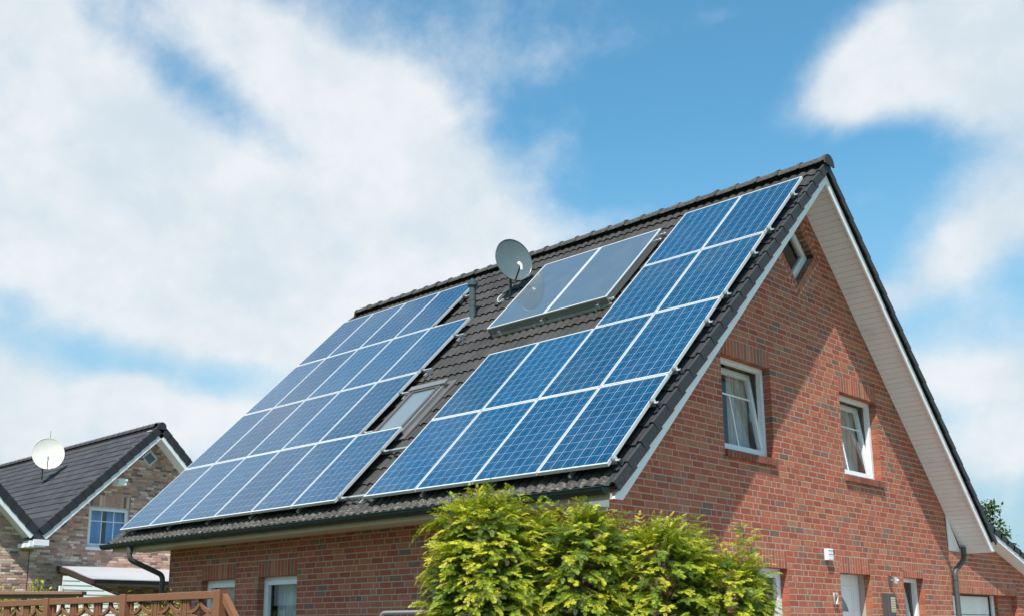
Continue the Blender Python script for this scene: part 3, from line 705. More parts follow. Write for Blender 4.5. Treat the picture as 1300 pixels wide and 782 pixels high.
def skylight():
    x0, x1 = -4.98, -4.20; s0 = (0.64-YE)/CA; s1 = (1.53-YE)/CA
    m = MB(); m.ring(lambda u, v, n: RF(u, v, n), [(x0, s0), (x1, s0), (x1, s1), (x0, s1)], .085, -.05, .055); w = m.build('skylight', M['casing'], roof_body)
    m = MB(); m.ring(RF, [(x0+.06, s0+.06), (x1-.06, s0+.06), (x1-.06, s1-.06), (x0+.06, s1-.06)], .06, .03, .072); m.build('skylight_sash', M['zinc'], w)
    m = MB(); m.box(RF, x0+.115, x1-.115, s0+.115, s1-.115, .050, .056); m.build('pane', M['skylight'], w)
    m = MB(); m.box(RF, x0-.03, x1+.03, s1-.07, s1+.05, .05, .09); m.build('skylight_hood', M['casing'], w)
    m = MB(); m.ring(RF, [(x0-.12, s0-.12), (x1+.12, s0-.12), (x1+.12, s1+.12), (x0-.12, s1+.12)], .12, -.03, .006); m.build('flashing', M['lead'], w)
skylight()

# ------------------------------------------------------------------ solar panels
PW, PH = 1.0101, 1.6746
PY0, PZ0 = -.6107, 3.2149               # lowest edge of the panel plane (glass side)
def PT(x, s, n): return (x, PY0+s*CA-n*SA, PZ0+s*SA+n*CA)
pw, ph = .992, 1.660
def panel_meshes():
    a, b = pw/2, ph/2
    m = MB(); o = [(-a, -b), (a, -b), (a, b), (-a, b)]; i = [(-a+.012, -b+.021), (a-.012, -b+.021), (a-.012, b-.021), (-a+.012, b-.021)]
    for k in range(4):
        j = (k+1) % 4; P = lambda p, n: (p[0], p[1], n)
        m.face([P(o[k], 0), P(o[j], 0), P(i[j], 0), P(i[k], 0)]); m.face([P(o[k], -.042), P(o[j], -.042), P(o[j], 0), P(o[k], 0)]); m.face([P(i[j], -.042), P(i[k], -.042), P(i[k], 0), P(i[j], 0)])
        m.face([P(o[j], -.042), P(o[k], -.042), P(i[k], -.042), P(i[j], -.042)])
    frame = m.mesh('frame', M['alu'])
    m = MB(); m.box(ident, -a+.010, a-.010, -b+.019, b-.019, -.012, -.0055); sheet = m.mesh('backsheet', M['sheet'])
    cw, ch = (pw-.030)/6, (ph-.048)/10; gx, gy = .0068, .0048
    def cellmesh(cells, name):
        m = MB(); uv = []
        for x, y, t in cells:
            x0, x1, y0, y1 = x-cw/2+gx/2, x+cw/2-gx/2, y-ch/2+gy/2, y+ch/2-gy/2
            m.face([(x0, y0, -.0045), (x1, y0, -.0045), (x1, y1, -.0045), (x0, y1, -.0045)], (t, t, t)); uv += [0, 0, 1, 0, 1, 1, 0, 1]
        me = m.mesh(name, M['cell']); me.uv_layers.new(name='UVMap').data.foreach_set('uv', uv); return me
    pos_ = [(-pw/2+.015+cw*(i+.5), -ph/2+.024+ch*(j+.5)) for i in range(6) for j in range(10)]
    return frame, sheet, cellmesh([(0, 0, .5)], 'cell'), pos_, cellmesh([(x, y, random.random()) for x, y in pos_], 'cell_grid')
FRM, SHT, CELL, CPOS, GRID = panel_meshes()
ORD = ['first', 'second', 'third', 'fourth', 'fifth', 'sixth']; ROWS = ['bottom row', 'second row up', 'third row up', 'top row']
def solar_panel(xc, row, label, group, single):
    e = thing('solar_panel', label, 'solar panel', PT(xc, (row+.5)*PH+jit(.0015), jit(.0015)), group); e.rotation_euler = (A+jit(.0012), jit(.0012), 0)
    link('frame', FRM, e); link('backsheet', SHT, e); k = random.uniform(.78, 1.06); tone = (k*random.uniform(.9, 1.2), k*random.uniform(.96, 1.05), k, 1)
    if single:
        for x, y in CPOS: o = link('cell', CELL, e); o.location = (x, y, 0); o.color = tone
    else: o = link('cell_grid', GRID, e); o['kind'] = 'stuff'; o.color = tone
UR, UL = .4838, -10.2193
for row, n in enumerate((4, 4, 2, 2)):
    for c in range(n):
        nm = {0: 'at the gable edge', 1: 'second from the gable edge', 2: 'third from the gable edge', 3: 'farthest from the gable edge'}[c]
        solar_panel(UR-(c+.5)*PW, row, f'solar panel in {ROWS[row]} of right array, {nm}', 'solar panels of the right array', True)
for row, n in enumerate((6, 5, 5, 4)):
    for c in range(n):
        solar_panel(UL+(c+.5)*PW, row, f'solar panel in {ROWS[row]} of left array, {ORD[c]} from left', 'solar panels of the left array', False)
def rails():
    for side, rows in (('right', (4, 4, 2, 2)), ('left', (6, 5, 5, 4))):
        for row, n in enumerate(rows):
            for k, ds in enumerate((.11, 1.14)):
                s = row*PH+ds; x0, x1 = ((UR-n*PW-.03, UR+.075) if side == 'right' else (UL-.02, UL+n*PW+.20))
                if side == 'right' and row == 0: x0 -= .46
                e = thing('mounting_rail', f'{"lower" if k == 0 else "upper"} aluminium mounting rail under {ROWS[row]} of {side} solar array', 'mounting rail', PT((x0+x1)/2, s, -.065), 'aluminium rails under the solar panels')
                m = MB(); m.box(PT, x0, x1, s-.018, s+.018, -.085, -.044); m.build('rail', M['mill'], e)
                xe = UR if side == 'right' else UL+n*PW
                m = MB(); m.box(PT, xe+.002, xe+.040, s-.022, s+.022, -.043, .004); m.box(PT, xe-.012, xe+.012, s-.020, s+.02, .0005, .006); m.tube([PT(xe+.02, s, .003), PT(xe+.02, s, .016)], .009, 8); m.build('end_clamp', M['silver'], e)
                if side == 'right':
                    m = MB(); m.box(PT, xe+.0, xe+.078, s-.024, s+.024, -.099, -.086); m.box(PT, xe+.045, xe+.078, s-.024, s+.03, -.0855, -.05); m.tube([PT(xe+.055, s-.01, -.09), PT(xe+.05, s-.06, -.13)], .012, 8); m.build('end_cap', M['black'], e)
                x = x0+.35
                while x < x1-.1:
                    m = MB(); m.box(PT, x-.02, x+.02, s-.11, s+.02, -.125, -.087); m.build('roof_hook', M['mill'], e); x += 1.2
rails()
# ------------------------------------------------------------------ thermal collectors
def collectors():
    s0, s1 = (2.42-PY0)/CA, (3.875-PY0)/CA
    for i, (x0, x1, lab) in enumerate(((-4.235, -3.025, 'left grey blue solar thermal collector beside the satellite dish'), (-3.005, -1.815, 'right grey blue solar thermal collector beside the solar panels'))):
        e = thing('solar_collector', lab, 'solar collector', PT((x0+x1)/2, s0, -.1), 'solar thermal collectors')
        m = MB(); m.box(PT, x0, x1, s0, s1, -.105, .008); m.build('casing', M['casing'], e)
        m = MB(); m.ring(PT, [(x0-.004, s0-.004), (x1+.004, s0-.004), (x1+.004, s1+.004), (x0-.004, s1+.004)], .024, .0, .018); m.build('frame', M['alu'], e)
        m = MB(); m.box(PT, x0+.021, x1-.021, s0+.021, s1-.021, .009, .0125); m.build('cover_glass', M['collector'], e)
        for xx in (x0+.25, x1-.25):
            for ss in (s0-.012, s1-.02): m = MB(); m.box(PT, xx-.02, xx+.02, ss-.03, ss+.03, -.16, -.106); m.build('bracket', M['mill'], e)
        if i == 1:
            for ss in (s0+.05, s1-.25, s1-.06): m = MB(); m.tube([PT(x1, ss, -.06), PT(x1+.09, ss, -.06)], .014, 8); m.tube([PT(x1+.05, ss, -.06), PT(x1+.075, ss, -.06)], .026, 8); m.build('pipe_union', M['silver'], e)
    e = thing('collector_rail', 'lower aluminium support rail under the thermal collectors', 'mounting rail', PT(-3, s0, -.13)); m = MB(); m.box(PT, -4.2, -1.78, s0-.02, s0+.025, -.15, -.107); m.build('rail', M['mill'], e)
    for xx in (-4.0, -3.1, -2.0): m = MB(); m.box(PT, xx-.022, xx+.022, s0-.05, s0+.03, -.13, -.06); m.build('clamp', M['mill'], e)
collectors()

# ------------------------------------------------------------------ satellite dishes
def dish(label, c, nrm, R, matk, mast, lnb_mat, arm_to, group=None, asp=1.08):
    c = Vector(c); n = Vector(nrm).normalized(); e = thing('satellite_dish', label, 'satellite dish', mast[0], group)
    up = (Vector((0, 0, 1))-n*n.z).normalized(); rt = up.cross(n)
    m = MB(); seg, rg = 48, 9; depth = R*.16; th = .006
    def pt(r, a, back): d = depth*(r*r-1); return c+rt*(R*r*math.cos(a))+up*(R*asp*r*math.sin(a))+n*(d-(th if back else 0))
    rows = [[pt(i/rg, 2*math.pi*k/seg, b) for k in range(seg)] for b in (0, 1) for i in range(1, rg+1)]
    vs = [tuple(p) for r in rows for p in r]; fs = []
    for b in (0, 1):
        for i in range(rg-1):
            for k in range(seg):
                k2 = (k+1) % seg; o = (b*rg+i)*seg; f = (o+k, o+k2, o+seg+k2, o+seg+k); fs.append(f if b else f[::-1])
    o1, o2 = (rg-1)*seg, (2*rg-1)*seg
    fs += [(o1+k, o1+(k+1) % seg, o2+(k+1) % seg, o2+k) for k in range(seg)]; fs += [tuple(range(seg)), tuple(range(rg*seg, rg*seg+seg))[::-1]]
    m.mesh_part(vs, fs); m.build('reflector', M[matk], e, smooth=True)
    m = MB(); m.tube([tuple(c+rt*(R*math.cos(a))+up*(R*asp*math.sin(a))) for a in [2*math.pi*k/48 for k in range(49)]], .007, 6, False); m.build('reflector_rim', M[matk], e, smooth=True)
    m = MB(); m.tube(mast, .024, 12); m.build('mast', M['pipe'], e, smooth=True)
    bot = c-up*R*asp*.98; foc = c+n*(R*arm_to[0])+up*(R*arm_to[1])+rt*(R*arm_to[2])
    m = MB(); m.tube([bot-n*.03, bot+n*.02, foc], .014, 8); m.build('feed_arm', M['black'], e, smooth=True)
    d = (c-foc).normalized(); m = MB(); m.tube([foc-d*.03, foc+d*.02, foc+d*.07, foc+d*.09], [.028, .03, .036, .03], 12); m.tube([foc-up*.09-d*.02, foc+up*.02-d*.02], .022, 10); m.build('feed_horn', M[lnb_mat], e, smooth=True)
    hb = c-n*(depth+.01); m = MB(); k = Vector(mast[-1]); m.tube([hb+n*.0, hb-n*.05, Vector((k.x, k.y, hb.z))], [.07, .05, .035], 10); m.build('bracket', M['black'], e, smooth=True)
    return e
dc = (-4.70, 3.56, 7.80)
e = dish('grey green satellite dish on the roof ridge side beside the collectors', dc, (.93, -.30, .12), .36, 'dish', [(-4.876, 3.66, 6.95), (-4.876, 3.66, 7.9)], 'dish_w', (.62, -.55, .0))
m = MB(); m.tube(curve_pts([(-4.876, 3.64, 7.40), (-4.93, 3.50, 7.22), (-4.97, 3.42, 7.12), (-4.90, 3.38, 7.02), (-4.80, 3.40, 7.08)], .1), .007, 6); m.build('cable', M['pvc'], e, smooth=True)
m = MB(); m.tube([(-4.97, 3.42, 7.0), (-4.97, 3.42, 7.07)], .05, 12); m.tube([(-4.876, 3.60, 7.12), (-4.95, 3.44, 7.04)], .035, 10); m.build('mast_foot', M['zinc'], e, smooth=True)

# ------------------------------------------------------------------ small things on the gable wall
e = thing('junction_box', 'small white box high on brick wall, above the house number', 'wall box', (0, 5.035, 2.475))
m = MB(); m.chamfer(GW, 4.955, 5.115, 2.475, 2.635, 0.002, .062, .008); m.build('case', M['pvc'], e)
m = MB(); m.box(GW, 4.965, 5.105, 2.604, 2.610, .0621, .064); m.box(GW, 4.965, 5.105, 2.553, 2.558, .0621, .064); m.build('slot', M['black'], e)
e = thing('mailbox', 'dark grey mailbox with pale perforated front by the front door', 'mailbox', (0, 6.83, 1.70))
m = MB(); m.chamfer(GW, 6.71, 6.955, 1.70, 2.04, .002, .10, .006); m.build('box', M['black'] if 0 else M['zinc'], e)
m = MB(); m.box(GW, 6.80, 6.945, 1.76, 1.985, .1002, .104); m.build('front_plate', M['brass'], e)
m = MB()
for i in range(4):
    for j in range(6): m.box(GW, 6.812+i*.034, 6.828+i*.034, 1.772+j*.035, 1.788+j*.035, .1042, .1052)
m.build('perforation', M['zinc'], e, kind='stuff')
e = thing('wall_lamp', 'small round metal wall lamp right of the front door', 'lamp', (0, 7.02, 2.17))
m = MB(); m.chamfer(GW, 6.985, 7.065, 2.16, 2.32, .002, .03, .005); m.build('back_plate', M['zinc'], e)
m = MB(); m.tube([GW(7.025, 2.25, .03), GW(7.025, 2.25, .075)], .012, 8); m.tube([GW(7.025, 2.19, .095), GW(7.025, 2.2, .095), GW(7.025, 2.29, .095), GW(7.025, 2.30, .095)], [.02, .034, .034, .02], 14); m.build('lamp_shade', M['silver'], e, smooth=True)
m = MB(); m.tube([GW(7.025, 2.225, .131), GW(7.025, 2.245, .1325), GW(7.025, 2.265, .131)], [.008, .02, .008], 12); m.build('lens', M['pvc'], e, smooth=True)
fc = bpy.data.curves.new('house_number', 'FONT'); fc.body = '12'; fc.size = .235; fc.extrude = .008; fc.bevel_depth = .002; fc.align_x = 'CENTER'
fo = bpy.data.objects.new('tmp', fc); C.objects.link(fo); bpy.context.view_layer.update()
me = bpy.data.meshes.new_from_object(fo.evaluated_get(bpy.context.evaluated_depsgraph_get())); bpy.data.objects.remove(fo)
me.materials.clear(); me.materials.append(M['silver']); o = link('house_number', me); o.matrix_world = Matrix(((0, 0, 1, .028), (.78, 0, 0, 5.15), (0, 1, 0, 1.86), (0, 0, 0, 1))); tag(o, 'metal house number 12 on brick wall left of the front door', 'house number')

# ------------------------------------------------------------------ garage
GX = -.35
def garage():
    e = thing('garage', 'brick garage with white door attached behind right end of the house', 'garage', (GX-3, 12, 0))
    def T(u, v, n): return (GX+n, u, v)
    y0, y1 = 9.50, 15.2; zt = lambda y: 2.949-.279*(y-12.831)*1.0+.03
    z_at = lambda y: 2.949+(12.831-y)*.28
    do = (10.30, 13.645, 0.02, 2.14)
    m = MB(); g = .005
    for a, b, lo in ((y0, do[0]-g, 0), (do[0]-g, do[1]+g, do[3]+g), (do[1]+g, y1, 0)): m.face([T(a, lo, REC), T(b, lo, REC), T(b, z_at(b)+.1, REC), T(a, z_at(a)+.1, REC)])
    m.face([T(do[1]+g, 0, REC), T(do[1]+g, do[3]+g, REC), T(do[1]+g, do[3]+g, -.3), T(do[1]+g, 0, -.3)]); m.face([T(do[0]-g, 0, REC), T(do[0]-g, do[3]+g, REC), T(do[0]-g, do[3]+g, -.3), T(do[0]-g, 0, -.3)]); m.face([T(do[0], do[3]+g, REC), T(do[1], do[3]+g, REC), T(do[1], do[3]+g, -.3), T(do[0], do[3]+g, -.3)])
    m.face([(GX-7, y1, 0), (GX, y1, 0), (GX, y1, z_at(y1)), (GX-7, y1, z_at(y1))]); wall = m.build('wall', M['mortar'], e)
    def sp(z):
        s = [(y0, min(y1, 12.831-(z+BH/2-.06-2.949)/.28))]
        if z < do[3]+.25: s = cut(s, do[0], do[1])
        return s
    for q in lay_courses(sp, do[3]-25*COURSE+J/2, 4.1, COURSE, .24, BH, .115, J, 31): VIEW.append(dict(kind='gbrick', T=T, parent=wall, r=q, n=jit(.001), d=.115, c=bcol()))
    n = int((do[1]-do[0])/.0825); p = (do[1]-do[0])/n
    for i in range(n):
        a, b = do[0]+i*p+.005, do[0]+(i+1)*p-.005; zz = do[3]+.115+(.02 if i % 3 else 0)*random.random()
        for s, t in ((do[3], zz), (zz+.009, do[3]+.2385)): mm = MB(); mm.chamfer(T, a, b, s, t, -.12, jit(.0010), .0022, bcol()); mm.build('lintel_brick', M['brick'], wall)
    # sectional door
    m = MB(); m.ring(T, [(do[0]+.02, 0), (12.83, 0), (12.83, do[3]-.0), (do[0]+.02, do[3])], .03, -.30, -.24); d = m.build('garage_door', M['black'], e)
    m = MB(); m.box(T, 12.83, 12.93, 0, do[3]-.003, -.29, -.2); m.build('door_jamb', M['pvc'], d)
    for i in range(6): m = MB(); m.chamfer(T, do[0]+.05, 12.80, i*.354+.004, i*.354+.348, -.30, -.265, .006); m.build('door_panel', M['pvc'], d)
    for i, (a, b) in enumerate(((12.93, 13.645),)):
        for q in lay_courses(lambda z: [(a, b)], do[3]-25*COURSE+J/2, do[3], COURSE, .24, BH, .115, J, 77): mm = MB(); mm.chamfer(lambda u, v, n: T(u, v, n-.13), *q, -.1, 0, .004, bcol()); mm.build('jamb_brick', M['brick'], wall)
    m = MB(); m.face([T(12.93, 0, -.137), T(13.65, 0, -.137), T(13.65, do[3], -.137), T(12.93, do[3], -.137)]); m.build('jamb_mortar', M['mortar'], wall)
    # roof: slope falling to the right (+y)
    gt = math.atan(.28); cg, sg = math.cos(gt), math.sin(gt); yR = 15.6; ya = 9.0
    zr0 = z_at(yR)+.20
    def GR(x, s, n): return (x, yR-s*cg+n*sg, zr0+s*sg+n*cg)
    S = (yR-ya)/cg; m = MB(); m.box(GR, -8, -.10, .04, S, -.16, -.09); rf = m.build('roof', M['beam'], e)
    bulk_tiles('tile_field', GR, [(-8.6+c*.3, r*.34, jit(.002), random.random()) for r in range(int(S/.34)) for c in range(28)], rf, M['tile'], CV, CF)
    for r in range(int(S/.34)):
        mm = MB(); s = r*.34; mm.hexa([GR(-.20, s, -.10), GR(-.06, s, -.10), GR(-.06, s+.4, -.125), GR(-.20, s+.4, -.125), GR(-.20, s, .012), GR(-.06, s, .012), GR(-.06, s+.4, -.018), GR(-.20, s+.4, -.018)]); mm.build('verge_tile', M['verge'], rf)
    m = MB(); m.box(GR, -.108, -.082, .0, S, -.205, -.09); m.build('barge_board', M['barge'], rf)
    m = MB()
    m.box(GR, GX+.002, -.11, .02, S, -.192, -.175); m.build('soffit', M['soffit'], rf)
garage()

# ------------------------------------------------------------------ neighbouring house
NX, NB = -22.1, -21.6                    # wall plane and barge plane
def neighbour():
    e = thing('neighbour_house', 'mixed brown brick house with two gables and dark grey roof at left', 'house', (NX-5, 5, 0))
    def T(u, v, n): return (NX+n, u, v)
    ya, za, tn = 6.21, 7.23, .985; yv = 2.786; yl = yv-(ya-yv)       # right apex, valley, left apex
    bz = lambda y: za-tn*abs(y-ya) if y > yv else za-tn*abs(y-yl)
    ye, yw = 10.2, -4.6
    op = [(4.39, 5.63, 3.83, 4.99)]; dc, dh = (6.175, 6.565), .275
    m = MB(); cuts = sorted({yw, yl, yv, 4.39, 5.63, dc[0]-dh, dc[0], dc[0]+dh, ya, ye}); N0 = -.008
    for a, b in zip(cuts[:-1], cuts[1:]):
        mid = (a+b)/2; lo = (0, 0)
        if 4.39 < mid < 5.63: m.face([T(a, 0, N0), T(b, 0, N0), T(b, 3.83, N0), T(a, 3.83, N0)]); lo = (4.99, 4.99)
        if abs(mid-dc[0]) < dh:
            da, db = dh-abs(a-dc[0]), dh-abs(b-dc[0]); da, db = max(da, 0), max(db, 0)
            m.face([T(a, lo[0], N0), T(b, lo[1], N0), T(b, dc[1]-db, N0), T(a, dc[1]-da, N0)]); lo = (dc[1]+da, dc[1]+db)
        m.face([T(a, lo[0], N0), T(b, lo[1], N0), T(b, bz(b)+.12, N0), T(a, bz(a)+.12, N0)])
    for (ua, va), (ub, vb) in zip([(4.39, 3.83), (5.63, 3.83), (5.63, 4.99), (4.39, 4.99)], [(5.63, 3.83), (5.63, 4.99), (4.39, 4.99), (4.39, 3.83)]): m.face([T(ua, va, N0), T(ub, vb, N0), T(ub, vb, -.2), T(ua, va, -.2)])
    d = [(dc[0], dc[1]-dh), (dc[0]+dh, dc[1]), (dc[0], dc[1]+dh), (dc[0]-dh, dc[1])]
    for i in range(4): p, q = d[i], d[(i+1) % 4]; m.face([T(*p, N0), T(*q, N0), T(*q, -.2), T(*p, -.2)])
    wall = m.build('wall', M['mortar_n'], e)
    bm = MB(); cs = .0715
    def sp(z):
        zt = z+.03; s = []
        for y0 in (yl, ya):
            h = (za+.10-zt)/tn
            if h > .05: s.append((y0-h, y0+h))
        if len(s) == 2 and s[0][1] > s[1][0]: s = [(s[0][0], s[1][1])]
        s = [(max(a, -.5), min(b, 9.6)) for a, b in s if b > -.5]
        if 3.82 < z < 4.99+.34: s = cut(s, 4.385, 5.635)
        k = dh-abs(z-dc[1])
        if k > 0: s = cut(s, dc[0]-k, dc[0]+k)
        return s
    for u0, u1, v0, v1 in lay_courses(sp, .9, 7.3, cs, .225, cs-.010, .108, .010, 71, .25): bm.chamfer(T, u0, u1, v0, v1, -.02, jit(.004), .006, ncol())
    k = 15
    for i in range(k): u = 4.32+i*1.38/k; bm.chamfer(T, u, u+1.38/k-.012, 5.0, 5.32, -.02, jit(.004), .006, ncol())
    bm.build('brickwork', M['brick_n'], wall, kind='stuff')
    wn = window(e, T, 4.39, 5.63, 3.83, 4.99, label='white window with reflected sky painted blue behind its panes', hbar=.66, vbar=[.34, .66], vbar_full=True, curtain='sky_reflection', cside='both', deep=-.08, fw=.06, sw=.06, pane='glass_sky')  # curtain sheet is coloured as the sky's reflection
    mm = MB(); mm.box(T, 4.34, 5.68, 3.745, 3.822, -.05, .05); mm.build('window_sill', M['pvc'], wn)
    o = [(dc[0], dc[1]-dh), (dc[0]+dh, dc[1]), (dc[0], dc[1]+dh), (dc[0]-dh, dc[1])]
    f = MB(); f.ring(T, o, .055, -.12, -.04); w = f.build('window', M['pvc'], e, label='small diamond window in the neighbour gable')
    f = MB(); f.face([T(u, v, -.087) for u, v in inset(o, .05)]); f.build('pane', M['glass_sky'], w); f = MB(); f.face([T(dc[0]-.5, dc[1]-.5, -.5), T(dc[0]+.5, dc[1]-.5, -.5), T(dc[0]+.5, dc[1]+.5, -.5), T(dc[0]-.5, dc[1]+.5, -.5)]); f.build('room', M['sky_reflection'], w)  # blue backdrop paints reflected sky behind the diamond pane
    # two ridged roofs, ridges along x
    al = math.atan(tn); ca, sa = math.cos(al), math.sin(al); zc = za+.33; X0 = NB-13.5
    for y0, nm in ((ya, 'right'), (yl, 'left')):
        for sg in (-1, 1):
            hw = (ya-yv) if (sg < 0) == (y0 == ya) else 4.1
            S = hw/ca; zl = zc-hw*tn
            def NR(x, s, n, y0=y0, sg=sg, hw=hw, zl=zl): return (x, y0+sg*(hw-s*ca+n*sa), zl+s*sa+n*ca)
            m = MB(); m.box(NR, X0, NB+.0, .0, S, -.20, -.08); rf = m.build('roof', M['beam'], e)
            vis = (y0 == ya and sg < 0); nr = int(S/.31); wv = .30; V, F_ = tile_template(8, .034, .03)
            items = []
            for r in range(nr+1):
                for c in range(int(13.4/wv)):
                    if r*.31+.36 > S and r*.31 > S-.1: continue
                    items.append((X0+c*wv, r*.31, jit(.003), random.random()))
            if vis or y0 == ya: bulk_tiles('tile_field', NR, items, rf, M['tile_n'], V, F_, S-.03)
            else: mm = MB(); mm.box(NR, X0, NB, 0, S, -.06, 0); mm.build('tile_field', M['tile_n'], rf, kind='stuff')
            for r in range(nr+1):
                s = r*.31; mm = MB(); s2 = min(s+.325, S)
                lip = (.27, .15); mm.hexa([NR(NB-.12, s, -.2), NR(NB+.03, s, -.2), NR(NB+.03, s2, -.225), NR(NB-.12, s2, -.225), NR(NB-.12, s, .022), NR(NB+.03, s, .022), NR(NB+.03, s2, .005), NR(NB-.12, s2, .005)]); mm.build('verge_tile', M['verge'], rf)
            mm = MB(); mm.box(NR, NB-.03, NB+.005, -.02, S+.0, -.335, -.195); mm.build('barge_board', M['barge'], rf)
            mm = MB(); mm.box(NR, NX+.002, NB-.032, .0, S, -.30, -.28); mm.build('soffit', M['barge'], rf)
        mm = MB(); mm.extrude(lambda u, v, n: (n, y0+u, zc+v), [(-.13, -.19), (.13, -.19), (.13, -.06), (.08, .01), (0, .04), (-.08, .01), (-.13, -.06)], NB-.02, NB+.04); mm.build('ridge_end_cap', M['verge'], e)
        x = X0
        while x+.4 < NB+.025: place('ridge_tile', NRM, e, Matrix.Translation((x+.40, y0, zc+.02))@Matrix.Rotation(math.pi, 4, 'Z')); x += .38
    # lead box and white bracket where the two slopes meet
    zv = bz(yv); mm = MB(); mm.extrude(lambda u, v, n: (n, u, v), [(yv-.06, zv+.08), (yv+.06, zv+.08), (yv+.52, zv+.62), (yv-.46, zv+.60)], NB-.15, NB-.05); mm.build('valley_box', M['lead'], e)
    mm = MB(); mm.box(T, yv-.22, yv+.22, zv-.14, zv+.02, .05, .5); mm.chamfer(T, yv-.34, yv-.05, zv-.17, zv-.06, .02, .44, .01); mm.box(T, yv-.12, yv+.3, zv-.10, zv+.06, .44, .52); mm.build('valley_bracket', M['barge'], e)
    mm = MB(); mm.box(T, 5.02, 5.26, 5.62, 5.74, .0, .42); mm.box(T, 5.0, 5.28, 5.74, 5.80, .0, .44); mm.build('purlin_end', M['barge'], e)
    mm = MB(); mm.box(T, 2.78, 2.80, 0, zv-.2, -.004, .003); mm.build('expansion_joint', M['beam'], e)
    return e
b_ = MB(); ln = .43; prr = [(-.15, -.10), (-.13, -.04), (-.08, .015), (0, .035), (.08, .015), (.13, -.04), (.15, -.10)]
for x0, x1, sc, dz in ((0, .05, 1.1, .015), (.05, .43, 1., 0)):
    for i in range(6): (ya_, za_), (yb_, zb_) = prr[i], prr[i+1]; b_.face([(x0, ya_*sc, za_*sc+dz), (x0, yb_*sc, zb_*sc+dz), (x1, yb_*sc, zb_*sc+dz), (x1, ya_*sc, za_*sc+dz)])
NRM = b_.mesh('ridge_tile', M['tile_n'], smooth=True)
nb = neighbour()
dish('large ivory satellite dish on the dark grey neighbouring roof', (-25.84, 4.66, 6.96), (.90, -.36, .12), .475, 'dish_w', [(-26.5, 4.80, 6.2), (-26.3, 4.70, 6.95)], 'galv', (.55, -.45, 0.), asp=1.06)
e = thing('aerial', 'thin upright aerial above the neighbouring ridge', 'aerial', (-29.45, 6.21, 7.6)); m = MB(); m.tube([(-29.45, 6.21, 7.4), (-29.45, 6.21, 8.05)], .022, 6); m.build('mast', M['galv'], e); m = MB(); m.tube([(-29.45, 6.21, 8.0), (-29.42, 6.2, 8.36)], .010, 6); m.build('rod', M['galv'], e)
def canopy():
    e = thing('patio_canopy', 'grey curved patio canopy with dark beam on the neighbouring wall', 'canopy', (-21, 5, 0)); y0, y1 = 3.62, 9.6
    prof = [(-22.08, 3.28), (-21.6, 3.20), (-21.1, 3.10), (-20.6, 2.98), (-20.2, 2.895), (-19.9, 2.845)]
    m = MB(); n = len(prof)
    V = [(x, y, z) for y in (y0, y1) for x, z in prof]+[(x, y, z-.022) for y in (y0, y1) for x, z in prof]
    fs = [(i, i+1, n+i+1, n+i) for i in range(n-1)]+[(2*n+i, 3*n+i, 3*n+i+1, 2*n+i+1) for i in range(n-1)]+[(i, 2*n+i, 2*n+i+1, i+1) for i in range(n-1)]+[(n-1, 2*n-1, 4*n-1, 3*n-1), (2*n-1-n+1, n+1, 3*n+1, 3*n)]
    m.mesh_part(V, fs[:-1]); m.build('roof_sheet', M['canopy'], e, smooth=True)
    m = MB()
    for (xa, za), (xb, zb) in zip(prof[:-1], prof[1:]): m.hexa([(xa, y0-.05, za-.15), (xb, y0-.05, zb-.15), (xb, y0+.03, zb-.15), (xa, y0+.03, za-.15), (xa, y0-.05, za-.024), (xb, y0-.05, zb-.024), (xb, y0+.03, zb-.024), (xa, y0+.03, za-.024)])
    m.build('end_rafter', M['beam'], e)
    m = MB(); m.box(ident, -20.05, -19.93, y0+.04, y1, 2.66, 2.815); m.build('front_beam', M['beam'], e)
    y = y0+1.2
    while y < y1: m = MB(); [m.hexa([(xa, y, za-.12), (xb, y, zb-.12), (xb, y+.06, zb-.12), (xa, y+.06, za-.12), (xa, y, za-.024), (xb, y, zb-.024), (xb, y+.06, zb-.024), (xa, y+.06, za-.024)]) for (xa, za), (xb, zb) in zip(prof[:-2], prof[1:-1])]; m.build('rafter', M['beam'], e); y += 1.2
    for y in (y0+.1, y0+3.3): m = MB(); m.box(ident, -20.04, -19.94, y, y+.1, 0, 2.655); m.build('post', M['beam'], e)
canopy()
def shed():
    e = thing('white_screen', 'white weatherboard screen below the patio canopy', 'screen', (-19.7, 4, 0))
    for i in range(22):
        z = .35+i*.115; ya = 2.72; end = lambda q: min(6.6, 2.9+(2.86-q)*2.9)
        if end(z+.112) < ya+.1: break
        m = MB(); m.hexa([(-19.74, ya, z), (-19.74, end(z), z), (-19.735, end(z+.112), z+.112), (-19.735, ya, z+.112), (-19.712, ya, z), (-19.712, end(z), z), (-19.725, end(z+.112), z+.112), (-19.725, ya, z+.112)]); m.build('siding_board', M['white_wood'], e)
    m = MB(); m.box(ident, -19.76, -19.68, 2.64, 2.715, 0, 2.62); m.build('corner_post', M['white_wood'], e)
    m = MB(); m.box(ident, -19.76, -19.745, 2.72, 3.3, .3, 2.6); m.build('back_frame', M['white_wood'], e)
shed()

